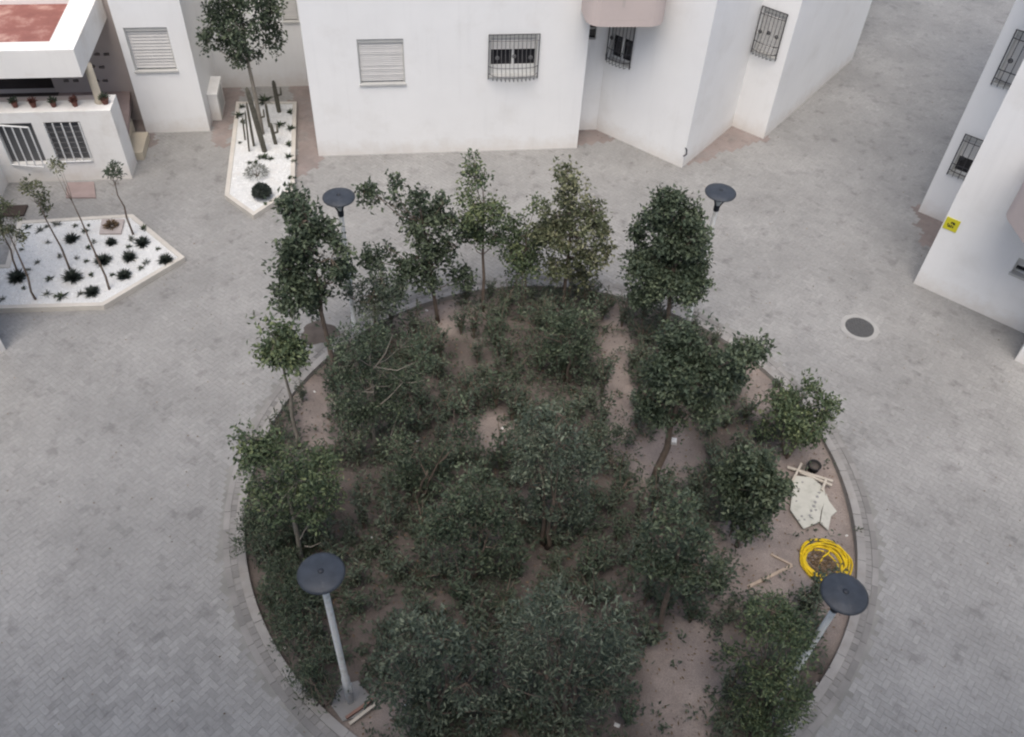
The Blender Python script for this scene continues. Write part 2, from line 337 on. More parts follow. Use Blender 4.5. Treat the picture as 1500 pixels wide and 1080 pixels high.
# ------------------------------------------------------------------ buildings
def wall(root, A, B, z0, z1, m, holes=(), th=0.22, caps=(False, False), name='wall'):
    """solid wall seen from its right-hand side going A->B reversed: outer face towards normal (d.y,-d.x)"""
    A = np.array(A[:2], float); B = np.array(B[:2], float); L = np.linalg.norm(B - A); d = (B - A) / L; n = np.array([d[1], -d[0]])
    S = sorted({0.0, L, *[h[0] for h in holes], *[h[1] for h in holes]}); Z = sorted({z0, z1, *[h[2] for h in holes], *[h[3] for h in holes]})
    S = [x for x in S if 0 <= x <= L]; Z = [z for z in Z if z0 <= z <= z1]
    mb = MB(); P = lambda s, z, k: (*(A + d * s - n * th * k), z)
    ish = lambda s, z: any(h[0] < s < h[1] and h[2] < z < h[3] for h in holes)
    for a, b in zip(S, S[1:]):
        for e, f in zip(Z, Z[1:]):
            if not ish((a + b) / 2, (e + f) / 2):
                mb.add([P(a, e, 0), P(b, e, 0), P(b, f, 0), P(a, f, 0)], [(0, 1, 2, 3)])
                mb.add([P(a, e, 1), P(b, e, 1), P(b, f, 1), P(a, f, 1)], [(3, 2, 1, 0)])
    for a, b, e, f in [h[:4] for h in holes]:
        for (p, q_) in (((a, e), (b, e)), ((b, e), (b, f)), ((b, f), (a, f)), ((a, f), (a, e))):
            mb.add([P(*p, 0), P(*p, 1), P(*q_, 1), P(*q_, 0)], [(0, 1, 2, 3)])
    if caps[0]: mb.add([P(0, z0, 0), P(0, z1, 0), P(0, z1, 1), P(0, z0, 1)], [(0, 1, 2, 3)])
    if caps[1]: mb.add([P(L, z0, 0), P(L, z0, 1), P(L, z1, 1), P(L, z1, 0)], [(0, 1, 2, 3)])
    mb.add([P(0, z1, 0), P(L, z1, 0), P(L, z1, 1), P(0, z1, 1)], [(0, 1, 2, 3)])
    return part(mb, name, m, root)
class WF:
    """frame of a wall: s along, o outwards, z up"""
    def __init__(s, A, B):
        s.A = np.array(A[:2], float); B = np.array(B[:2], float); s.L = np.linalg.norm(B - s.A); s.d = (B - s.A) / s.L; s.n = np.array([s.d[1], -s.d[0]])
    def p(s, a, o, z): return (*(s.A + s.d * a + s.n * o), z)
    def box(s, mb, a0, a1, o0, o1, z0, z1):
        mb.hexa([s.p(a0, o1, z0), s.p(a1, o1, z0), s.p(a1, o0, z0), s.p(a0, o0, z0)], [s.p(a0, o1, z1), s.p(a1, o1, z1), s.p(a1, o0, z1), s.p(a0, o0, z1)]); return mb
def hole(px0, py0, px1, py1, A, B):
    a, z1 = PW(px0, py0, A, B); b, z0 = PW(px1, py1, A, B); return (min(a, b), max(a, b), min(z0, z1), max(z0, z1))
def shutter_window(root, W, h, open_frac=0.0, slat=0.052, grille=None, tilt=0.0, box=True, gap=0):
    a, b, z0, z1 = h
    w_ = part(W.box(MB(), a, b, -.20, -.17, z0, z1), 'window', 'pane', root)
    fm = MB(); t = .045
    for q in ((a, a + t, z0, z1), (b - t, b, z0, z1), (a + t, b - t, z0, z0 + t), (a + t, b - t, z1 - t, z1)): W.box(fm, q[0], q[1], -.168, -.125, q[2], q[3])
    if open_frac > 0: W.box(fm, (a + b) / 2 - .03, (a + b) / 2 + .03, -.166, -.123, z0 + t, z1 - t)
    sub(fm, 'frame', 'white_frame', w_, root)
    sub(W.box(MB(), a - .02, b + .02, -.12, .045, z0 - .045, z0 + .004), 'sill', 'shutter_box', w_, root)
    zb = z1
    if box:
        zb = z1 - .11; sub(W.box(MB(), a + .003, b - .003, -.12, -.03, zb, z1 - .003), 'shutter_box', 'shutter_box', w_, root)
    zend = z0 + .01 + (zb - z0) * open_frac; z = zb; i = 0
    while z - slat > zend:
        W2 = MB(); o = -.085 + random.uniform(-.004, .004)
        W2.hexa([W.p(a + .03, o + .030, z - slat + .004), W.p(b - .03, o + .030, z - slat + .004), W.p(b - .03, o - .01, z - slat + .004), W.p(a + .03, o - .01, z - slat + .004)],
                [W.p(a + .03, o + .004, z), W.p(b - .03, o + .004, z), W.p(b - .03, o - .01, z), W.p(a + .03, o - .01, z)])
        sub(W2, 'shutter_slat', 'shutter', w_, root); z -= slat; i += 1
    for q in (a + .004, b - .034): sub(W.box(MB(), q, q + .03, -.118, -.045, z0 + .006, zb - .002), 'shutter_rail', 'shutter_box', w_, root)
    return w_
def belly_grille(root, w_, W, h, n=11, out_=0.30, m='iron_grey', rosettes=3, flat=0.05):
    """forged grille that bulges out towards its foot"""
    a, b, z0, z1 = h; a -= .03; b += .03; z0 -= .06; z1 += .03; Hh = z1 - z0
    prof = [(flat, z1), (flat + .02, z0 + Hh * .55), (flat + out_ * .55, z0 + Hh * .30), (flat + out_, z0 + Hh * .14), (flat + out_ * .85, z0 + .03), (flat + .01, z0)]
    f_ = lambda s: math.sqrt(max(0.0, 1 - abs(2 * s - 1) ** 2.6))
    for i in range(n):
        s_ = i / (n - 1); k = f_(s_)
        sub(MB().tube([W.p(a + (b - a) * s_, flat + (o - flat) * k, z) for o, z in prof], 0.009, 5), 'grille_bar', m, w_, root)
    for j, (o, z) in enumerate([(flat, z1), (flat + .03, z1 - Hh * .14), (flat + out_ * .55, z0 + Hh * .30), (flat + out_, z0 + Hh * .14)]):
        sub(MB().tube([W.p(a + (b - a) * s_, flat + (o - flat) * f_(s_) + .012, z) for s_ in np.linspace(0, 1, 13)], 0.011, 5), 'grille_rail', m, w_, root)
    for q in (a, b):
        fr = MB().tube([W.p(q, flat, z0), W.p(q, flat, z1)], .016, 5)
        for z in (z0 + .05, z1 - .05): fr.tube([W.p(q, -.02, z), W.p(q, flat, z)], .012, 5)
        sub(fr, 'grille_post', m, w_, root)
    for i in range(rosettes):
        s_ = (i + .5) / rosettes; zz = z0 + Hh * (.5 + .03 * (i % 2)); r = .045
        c_ = np.array(W.p(a + (b - a) * s_, flat + .05, zz)); mb = MB()
        mb.tube([c_ + r * (np.array([*W.d, 0]) * math.cos(t) + np.array([0, 0, 1]) * math.sin(t)) for t in np.linspace(0, 2 * PI, 11)], .014, 5, cap=False)
        mb.tube([c_ + np.array([*W.d, 0]) * q for q in (-.02, .02)], .02, 6)
        sub(mb, 'rosette', m, w_, root)
BH = 8.0
P0 = G(467, 229); P1 = P0 + U * ((G(845, 217) - P0) @ U)
P3 = G(873, 190); P2 = P1 + Vv * ((P3 - P1) @ Vv); P3 = P2 + U * ((P3 - P2) @ U)
P4 = P3 + D * ((G(998, 247) - P3) @ D); P5 = P4 + E_ * ((G(1073, 185) - P4) @ E_); P6 = P5 + D * ((G(1121, 201) - P5) @ D)
P7 = P6 + E_ * ((G(1245, 86) - P6) @ E_); P8 = P7 + (G(1278, 0) - P7) * 1.6
L0 = G(215, 195); L1 = L0 + U * ((G(308, 193) - L0) @ U); L2 = L1 + Vv * 2.35; L3 = P0 + Vv * ((L2 - P0) @ Vv)
apt = empty('apartment_building', (*P0, 0), 'white apartment block with stepped corners, shuttered windows and iron grilles', 'building')
W1h = hole(522, 58, 594, 122, P0, P1); W2h = hole(718, 51, 785, 110, P0, P1)
wall(apt, P0, P1, -.1, BH, 'white_paint', [W1h, W2h])
W = WF(P0, P1)
shutter_window(apt, W, W1h)
w2 = shutter_window(apt, W, W2h, open_frac=0.66, box=True)
# lower panel of the sliding sash behind the grille
lp = MB(); W.box(lp, W2h[0] + .05, W2h[1] - .05, -.163, -.13, W2h[2] + .05, W2h[2] + .24); sub(lp, 'sash_panel', 'white_frame', w2, apt)
belly_grille(apt, w2, W, W2h, 13, .26, 'iron_grey')
W5h = hole(858, 43, 880, 58, P2, P3); W5h = (max(.03, W5h[0]), min(W5h[1], .40), W5h[2], W5h[3] + .25)
wall(apt, P1, P2, -.1, BH, 'white_paint'); wall(apt, P2, P3, -.1, BH, 'white_paint', [W5h])
w5 = part(WF(P2, P3).box(MB(), W5h[0], W5h[1], -.15, -.12, W5h[2], W5h[3]), 'window', 'pane', apt)
_f5 = MB(); WF(P2, P3).box(_f5, W5h[0], W5h[1], -.118, -.09, (W5h[2] + W5h[3]) / 2 - .02, (W5h[2] + W5h[3]) / 2 + .02); sub(_f5, 'frame', 'shutter_box', w5, apt)
W = WF(P3, P4); a0, z0 = PW(890, 89, P3, P4); a1, z1 = PW(922, 98, P3, P4); W3h = (a0, a1, (z0 + z1) / 2 + .05, (z0 + z1) / 2 + 1.35)
wall(apt, P3, P4, -.1, BH, 'white_paint', [W3h]); w3 = shutter_window(apt, W, W3h, 0.55); belly_grille(apt, w3, W, W3h, 8, .2, 'iron')
wall(apt, P4, P5, -.1, BH, 'white_paint')
W = WF(P5, P6); a0, z0 = PW(1103, 76, P5, P6); a1, z1 = PW(1134, 88, P5, P6); zt = PW(1118, 9, P5, P6)[1]
W4h = (max(.06, a0), min(a1 + .02, W.L - .08), (z0 + z1) / 2 + .06, zt)
wall(apt, P5, P6, -.1, BH, 'white_paint', [W4h]); w4 = shutter_window(apt, W, W4h, 0.0); belly_grille(apt, w4, W, W4h, 8, .2, 'iron')
wall(apt, P6, P7, -.1, BH, 'white_paint'); wall(apt, P7, P8, -.1, BH, 'white_paint')
# recess and the narrow block
W7h = hole(180, 41, 260, 103, L0, L1); W7h = (max(W7h[0], .16), min(W7h[1], np.linalg.norm(L1 - L0) - .24), W7h[2], W7h[3])
wall(apt, L0, L1, -.1, BH, 'white_paint', [W7h]); shutter_window(apt, WF(L0, L1), W7h, 0.0, slat=.085)
wall(apt, L1, L2, -.1, BH, 'white_paint')
W6h = hole(404, -40, 438, 31, L2, L3); W6h = (W6h[0], W6h[1], W6h[2], W6h[2] + 1.2)
wall(apt, L2, L3, -.1, BH, 'white_paint', [W6h]); shutter_window(apt, WF(L2, L3), W6h, 0.0, slat=.075)
wall(apt, L3, P0, -.1, BH, 'white_paint')
BK = 9.0
wall(apt, L0 + Vv * BK, L0, -.1, BH, 'white_paint')
mb = MB().prism([L0, L1, L2, L3, P0, P1, P2, P3, P4, P5, P6, P7, P8, P8 + Vv * 6 - U * 8, L0 + Vv * BK], BH - .5, BH - .25); part(mb, 'roof', 'concrete', apt)
# small bent drain pipe on the corner
q = np.array([*P4, 0]); o_ = np.array([*(-E_ * 0.1 + D * .02), 0])
dpt, _ = PV(1000, 224, P4)
mb = MB().tube([(P4[0] - .02, P4[1] + .05, dpt[2] + .16), (P4[0] + .02, P4[1] - .04, dpt[2] + .13), (P4[0] + .03, P4[1] - .08, dpt[2] + .02), (P4[0] - .05, P4[1] - .11, dpt[2] - .03)], .022, 7); part(mb, 'drain_spout', 'iron', apt)
# balcony in the notch
def rounded(poly, corners, r=.35, n=6):
    outp = []; m_ = len(poly)
    for i, p in enumerate(poly):
        p = np.array(p); a = np.array(poly[i - 1]); b = np.array(poly[(i + 1) % m_])
        if i not in corners: outp.append(p); continue
        ua = (a - p) / np.linalg.norm(a - p); ub = (b - p) / np.linalg.norm(b - p)
        for t in np.linspace(0, 1, n + 1):
            outp.append((1 - t) ** 2 * (p + ua * r) + 2 * t * (1 - t) * p + t * t * (p + ub * r))
    return outp
def balcony(root, poly, corners, z0, z1, m, slot=None, r=.3):
    pl = rounded(poly, corners, r); slab = MB().prism(pl, z0, z0 + .16); b_ = part(slab, 'balcony', m, root)
    cen = np.mean(np.array(pl), 0); inn = [p + (cen - p) / np.linalg.norm(cen - p) * .14 for p in pl]; n = len(pl)
    mb = MB(); V = [(*p, z0 + .162) for p in pl] + [(*p, z1) for p in pl] + [(*p, z1) for p in inn] + [(*p, z0 + .162) for p in inn]
    mb.add(V, [f for i in range(n) for f in ((i, (i + 1) % n, n + (i + 1) % n, n + i), (n + i, n + (i + 1) % n, 2 * n + (i + 1) % n, 2 * n + i), (2 * n + i, 2 * n + (i + 1) % n, 3 * n + (i + 1) % n, 3 * n + i))])
    sub(mb, 'parapet', m, b_, root); return b_
ZB = 4.0
BU = lambda u, v: P1 + U * u - Vv * v
b0, Bf = BU(-.27, .92), BU(1.62, .98)
bal = balcony(apt, [b0, Bf, BU(1.80, -.05), BU(1.2, -.7), BU(.012, -.7), BU(.012, -.005), BU(-.27, .012)], (0, 1), ZB, ZB + 1.15, 'balcony_paint', r=.42)
wfb = WF(b0, Bf); sa, sz_ = PW(913, 11, b0, Bf)
sub(wfb.box(MB(), sa - .03, sa + .04, -.02, .006, sz_, sz_ + .5), 'overflow_slot', 'rose_render', bal, apt)
# building on the right
Q0 = G(1338, 415); Q1 = Q0 + D * 2.75; Q2 = G(1480, 525)
Q2 = Q1 - E_ * ((Q1 - Q2) @ E_); Q3 = Q2 + D * 5
QB = Q0 + E_ * ((G(1345, 310) - Q0) @ E_); QA = QB + D * ((G(1345, 310) - QB) @ D); QB = QB + D * .02
QC = QA + E_ * 9
rbd = empty('apartment_building', (*Q0, 0), 'white apartment block with a yellow utility plate on its sharp corner wall', 'building')
W10 = hole(1478, 394, 1530, 420, Q0, Q1); W10 = (W10[0] + .06, W10[0] + .75, W10[2], W10[2] + .42)
W10 = (W10[0], min(W10[1], np.linalg.norm(Q1 - Q0) - .1), W10[2], W10[3])
wall(rbd, Q0, Q1, -.1, BH, 'white_paint', [W10]); shutter_window(rbd, WF(Q0, Q1), W10, .5)
wall(rbd, Q1, Q2, -.1, BH, 'white_paint'); wall(rbd, Q2, Q3, -.1, BH, 'white_paint')
wall(rbd, QB, Q0, -.1, BH, 'white_paint')
W = WF(QA, QB); 
QBx = QA + D * 1.6; W = WF(QA, QBx)
a0, z0 = PW(1391, 252, QA, QBx); zt = PW(1416, 197, QA, QBx)[1]; W8h = (a0, a0 + .95, z0, zt)
a0, z0 = PW(1456, 120, QA, QBx); W9h = (W8h[0], W8h[1], z0, z0 + 1.3)
W9h = (max(.05, a0), max(.05, a0) + .95, z0, z0 + 1.25)
wall(rbd, QA, QBx, -.1, BH, 'white_paint', [W8h, W9h]); 
w8 = shutter_window(rbd, W, W8h, .45, slat=.07); w9 = shutter_window(rbd, W, W9h, 0, slat=.07); belly_grille(rbd, w8, W, W8h, 8, .06, 'iron'); belly_grille(rbd, w9, W, W9h, 8, .06, 'iron')
wall(rbd, QC, QA, -.1, BH, 'white_paint')
part(MB().prism([QA, Q0, Q1, Q2, Q3, Q3 + E_ * 12, QC], BH - .5, BH - .25), 'roof', 'concrete', rbd)
QW = lambda a, f: Q0 + D * a - E_ * f
balcony(rbd, [QW(1.11, .012), QW(1.11, 1.05), QW(1.95, 2.0), QW(2.7, 2.0), QW(2.7, .012)], (1, 2), 3.2, 4.35, 'balcony_paint', r=.22)
# unseen block the view is taken from, added to shade the near paving
vb = empty('apartment_building', (0, -.6, 0), 'tall white apartment block behind the viewpoint, unseen and added to shade the near paving', 'building')
VA, VB_ = np.array([11.0, -.6]), np.array([-11.0, -.6]); W = WF(VA, VB_); vh = [(x0, x0 + 1.2, z0, z0 + 1.25) for x0 in (1.4, 4.6, 7.8, 12.9, 16.1, 19.2) for z0 in (2.1, 5.2, 8.3, 11.4)]
wall(vb, VA, VB_, -.1, 15.2, 'white_paint', vh)
for h_ in vh:
    w_ = part(W.box(MB(), h_[0], h_[1], -.20, -.17, h_[2], h_[3]), 'window', 'pane', vb); sub(W.box(MB(), h_[0] + .01, h_[1] - .01, -.16, -.12, h_[2] + .45, h_[3] - .01), 'shutter', 'shutter', w_, vb)
wall(vb, VB_, VB_ + np.array([0, -9.0]), -.1, 15.2, 'white_paint'); wall(vb, VA + np.array([0, -9.0]), VA, -.1, 15.2, 'white_paint')
part(MB().prism([VB_ + np.array([.23, -9]), VA + np.array([-.23, -9]), VA + np.array([-.23, -.23]), VB_ + np.array([.23, -.23])], 14.8, 15.0), 'roof', 'concrete', vb)
# yellow plate
W = WF(Q0, Q1); sa, sz_ = PW(1394, 329, Q0, Q1); hw_ = .155
sg = empty('utility_sign', W.p(sa, 0.01, sz_), 'small yellow square plate with black marks on the white corner wall', 'sign')
part(W.box(MB(), sa - hw_, sa + hw_, .002, .014, sz_ - hw_, sz_ + hw_), 'plate', 'sign_yellow', sg)
mk = MB()
for (x0, x1, y0, y1) in ((-.02, .06, .045, .075), (.02, .075, .015, .045), (-.03, .0, .02, .05), (-.085, -.06, -.045, .01), (-.045, -.02, -.065, -.01), (-.005, .02, -.05, -.005), (.035, .06, -.07, -.02), (-.07, .02, -.075, -.055)):
    W.box(mk, sa + x0, sa + x1, .014, .017, sz_ + y0, sz_ + y1)
part(mk, 'symbol', 'sign_black', sg)
# ------------------------------------------------------------------ terrace house on the left
hz0 = G(194, 262); HF = hz0; HL = HF - U * 4.2; LZ = 2.0; ld = 0.75
house = empty('terrace_house', (*HF, 0), 'low white house with red flat roof, pillared terrace and barred basement windows', 'house')
def hw_hole(tl, tr, bl, br):
    q = [PW(*p, HL, HF) for p in (tl, tr, bl, br)]
    return (float(np.mean([q[0][0], q[2][0]])), float(np.mean([q[1][0], q[3][0]])), float(np.mean([q[2][1], q[3][1]])), float(np.mean([q[0][1], q[1][1]])))
h1 = hw_hole((-8, 182), (47, 180), (15, 242), (68, 240)); h2 = hw_hole((62, 180), (117, 178), (85, 238), (136, 236))
wall(house, HL, HF, -.1, LZ, 'house_paint', [h1, h2], caps=(False, True))
wall(house, HF + Vv * .2205, HF + Vv * ld, -.1, LZ, 'house_paint', caps=(True, True)); 
part(MB().prism([HL + Vv * .215, HF + Vv * .215 - U * .215, HF + Vv * ld - U * .215, HL + Vv * (ld - .2)], LZ - .25, LZ - .004), 'ledge', 'house_paint', house)
wall(house, HF + Vv * ld - U * .2205, HL + Vv * ld, .9, LZ, 'rose_render')
W = WF(HL, HF)
for k, h_ in enumerate((h1, h2)):
    a, b, z0, z1 = h_
    w_ = part(W.box(MB(), a, b, -.20, -.17, z0, z1), 'window', 'pane', house)
    lv = MB(); z = z0 + .03
    sub(W.box(MB(), a, b, -.168, -.15, z0, z0 + (z1 - z0) * .98), 'screen', 'iron_grey', w_, house)
    # barred casement, the first one standing ajar
    ca = math.radians(10 if k == 0 else 0)
    for i in range(5):
        s_ = a + .02 + (b - a - .04) * i / 4; o = .02 + ((s_ - a) * math.sin(ca)); s2 = a + .02 + (s_ - a - .02) * math.cos(ca)
        sub(MB().tube([W.p(s2, o, z0 + .02), W.p(s2, o, z1 - .02)], .018, 6), 'grille_bar', 'white_frame', w_, house)
    for z in ((z0 + .02, z1 - .02) if k == 0 else (z0 + .02,)):
        e2 = a + .02 + (b - a - .04) * math.cos(ca)
        sub(MB().tube([W.p(a + .02, .02, z), W.p(e2, .02 + (b - a) * math.sin(ca), z)], .022, 6), 'grille_rail', 'white_frame', w_, house)
    if k == 1:
        for i in range(7): sub(MB().tube([W.p(a + .01, .012, z0 + .12 + i * .15), W.p(b - .01, .012, z0 + .12 + i * .15)], .010, 5), 'grille_rail', 'iron_grey', w_, house)
# terrace floor, back wall with vent slots, pillar, roof slab
RF = G(121, 113, 3.0); RBk = RF + Vv * 3.0; RT = 3.68
part(MB().prism([HF + Vv * (ld + .0) - U * .01, HF + Vv * 2.85 - U * .3, HL + Vv * 2.85, HL + Vv * (ld + .0)], .75, .9), 'terrace_floor', 'tile_pink', house)
SB = RBk + Vv * .04; SA = SB - U * 5.0; SE = SB + U * float((L0 - SB) @ U) 
sl_ = []
for (px, py) in ((142, 80), (135, 98), (149, 99), (97, 119), (111, 119), (141, 119), (154, 119), (128, 80), (156, 80), (121, 98)):
    a, z = PW(px, py, SA, SE); sl_.append((a - .075, a + .075, z - .035, z + .05))
dx0 = PW(20, 140, SA, SE)[0]; dx1 = PW(84, 140, SA, SE)[0]
wall(house, SA, SE, -.1, 6.4, 'rose_render', sl_ + [(.4, dx1, .92, 2.95)], name='back_wall')
part(WF(SA, SE).box(MB(), .3, dx1 + .1, -1.6, -1.5, .8, 3.1), 'inner_wall', 'dark_room', house)
part(WF(SA, SE).box(MB(), dx1 + .08, dx1 + .16, -1.5, -.23, .8, 3.1), 'inner_wall', 'dark_room', house)
part(WF(SA, SE).box(MB(), dx1 + .2, np.linalg.norm(SE - SA), -.34, -.27, .9, 3.2), 'inner_wall', 'dark_room', house)
part(WF(SA, SE).box(MB(), .3, dx1 + .1, -1.5, -.23, 3.0, 3.1), 'inner_wall', 'dark_room', house)
part(WF(SA, SE).box(MB(), .3, dx1 + .07, -1.49, .3, .901, .915), 'inner_floor', 'dark_room', house)
rf = part(MB().prism([RF - U * 5, RF, RBk, RBk - U * 5], 3.0, RT - .20), 'roof', 'house_paint', house)
def rimbox(a, b): 
    lo, hi = a; return MB().prism(b, RT - .199, RT)
X = lambda u, v: RF + U * u + Vv * v
for q in ([X(-5, 0), X(0, 0), X(0, .42), X(-5, .42)], [X(-.62, .421), X(0, .421), X(0, 2.6), X(-.62, 2.6)], [X(-5, 2.601), X(0, 2.601), X(0, 3.0), X(-5, 3.0)]):
    sub(MB().prism(q, RT - .199, RT), 'roof_rim', 'house_paint', rf, house)
sub(MB().prism([X(-5, .43), X(-.63, .43), X(-.63, 2.59), X(-5, 2.59)], RT - .195, RT - .11), 'roof_covering', 'red_roof', rf, house)
pb = G(141, 163, LZ); pb = HF + U * ((pb - HF) @ U) + Vv * .42
part(MB().lathe((*pb, LZ - .004), [(.12, 0), (.12, .04), (.095, .06), (.095, 3.0 - LZ + .003)], 16), 'pillar', 'beige_render', house, True)
# side return wall at the frame's left
part(MB().prism([HL + U * 1.05 - Vv * 1.6, HL + U * 1.12 - Vv * 1.6, HL + U * 1.12 - Vv * .01, HL + U * 1.05 - Vv * .01], -.1, 1.0), 'side_wall', 'house_paint', house)
# flower pots on the ledge
for k, px in enumerate((23, 50, 79, 110, 155)):
    py = 157 - (5 if px > 140 else 0) - 0.0 * k; g = G(px, py, LZ); g = HF + U * min((g - HF) @ U, -.14) + Vv * np.clip((g - HF) @ Vv, .25, .62)
    t = empty('flower_pot', (*g, LZ), 'small dark red pot plant on the terrace ledge' if px != 155 else 'larger dark red pot plant at the open end of the terrace ledge', 'flower pot', 'pot plants along the terrace ledge')
    sc = 1.25 if px == 155 else 1.0
    MB().lathe((0, 0, 0), [(.055 * sc, 0), (.075 * sc, .12), (.085 * sc, .12), (.085 * sc, .14), (.07 * sc, .14), (.06, .125)], 12).build('pot', 'terracotta', t)
    t['sc'] = sc
POTS = [o for o in COL.objects if o.name.startswith('flower_pot')]
# steps, utility box, slabs
gs = G(205, 235)
st = empty('door_step', (*gs, 0), 'beige rendered steps in the alley beside the low white house', 'steps')
part(MB().prism([gs - U * .30, gs + U * .12, gs + U * .12 + Vv * 1.0, gs - U * .30 + Vv * 1.0], 0.001, .24), 'lower_step', 'beige_render', st)
part(MB().prism([gs - U * .62 + Vv * .35, gs - U * .302 + Vv * .35, gs - U * .302 + Vv * 1.3, gs - U * .62 + Vv * 1.3], 0.001, .5), 'upper_step', 'beige_render', st)
gu = L1 + Vv * .55 + U * .004
ub = empty('utility_box', (*gu, 0), 'white rendered meter box against the side of the narrow block', 'box')
part(MB().prism([gu, gu + U * .26, gu + U * .26 + Vv * .95, gu + Vv * .95], 0.001, .78), 'body', 'house_paint', ub)
part(MB().prism([gu + U * .0 - Vv * .02, gu + U * .285 - Vv * .02, gu + U * .285 + Vv * .97, gu + Vv * .97], .781, .83), 'cap', 'house_paint', ub)
part(MB().prism([gu + U * .261 + Vv * .15, gu + U * .268 + Vv * .15, gu + U * .268 + Vv * .8, gu + U * .261 + Vv * .8], .12, .68), 'door', 'shutter_box', ub)
tg = [G(p, q_) for p, q_ in ((97, 291), (141, 291), (138, 268), (99, 269))]
tag(MB().prism(tg, 0.001, .035).build('paving_slab', 'tile_pink'), 'pinkish concrete slab lying between the low house and the pebble bed', 'slab')
gl = G(9, 513); lcb = empty('corner_building', (*gl, 0), 'white rendered building corner just entering beside the pointed gravel bed', 'building')
wall(lcb, gl, gl - D * 4, -.1, 8, 'white_paint')
wall(lcb, gl - E_ * 4, gl, -.1, 8, 'white_paint')
part(MB().prism([gl - E_ * 4 - D * 4, gl - E_ * 4 - D * .3, gl - E_ * .3 - D * .3, gl - E_ * .3 - D * 4], 7.5, 7.7), 'roof', 'concrete', lcb)
gb = G(18, 318)
tag(MB().prism([gb - U * .3, gb + U * .28, gb + U * .28 + Vv * .42, gb - U * .3 + Vv * .42], 0.001, .05).build('doormat', 'dark_room'), 'dark mat on the paving behind the pebble bed', 'mat')
# ------------------------------------------------------------------ foliage
def unit(v): return v / (np.linalg.norm(v, axis=-1, keepdims=True) + 1e-9)
def leaf_arrays(C, A, Nn, ln, wd, rng):
    """rhombic folded leaves: C base points, A axis, Nn rough normal"""
    n = len(C); A = unit(A); S = unit(np.cross(A, Nn)); Nn = np.cross(S, A)
    l = (ln * rng.uniform(.55, 1.4, n))[:, None]; w_ = (wd * rng.uniform(.75, 1.2, n))[:, None]
    m = C + A * l * .45
    Vt = np.stack([C, m + S * w_ * .5 + Nn * w_ * .18, C + A * l - Nn * l * .12, m - S * w_ * .5 + Nn * w_ * .18], 1).reshape(-1, 3)
    b = (np.arange(n) * 4)[:, None]; Fc = (b + np.array([0, 1, 2, 0, 2, 3])).reshape(-1, 3)
    t = np.clip(rng.normal(.45, .22, n), 0, 1); return Vt, Fc, np.repeat(t, 2)
def clumps(cents, outdir, m_, sig, rng, up=.5, droop=0.0):
    k = len(cents); C = np.repeat(cents, m_, 0) + rng.normal(0, sig, (k * m_, 3)); O = np.repeat(outdir, m_, 0)
    A = unit(O * .7 + unit(rng.normal(0, 1, C.shape)) + np.array([0, 0, .15 - droop])); Nn = unit(rng.normal(0, .55, C.shape) + np.array([0, 0, up]) + O * .35)
    return C, A, Nn
def gapn(P, sd):
    x, y, z = (P * 5.6 + sd * 1.7).T
    return np.sin(x + 1.3 * np.sin(y * .8)) * np.cos(y + 1.1 * np.sin(z * .9)) + .6 * np.sin(z * 1.4 + x * .6)
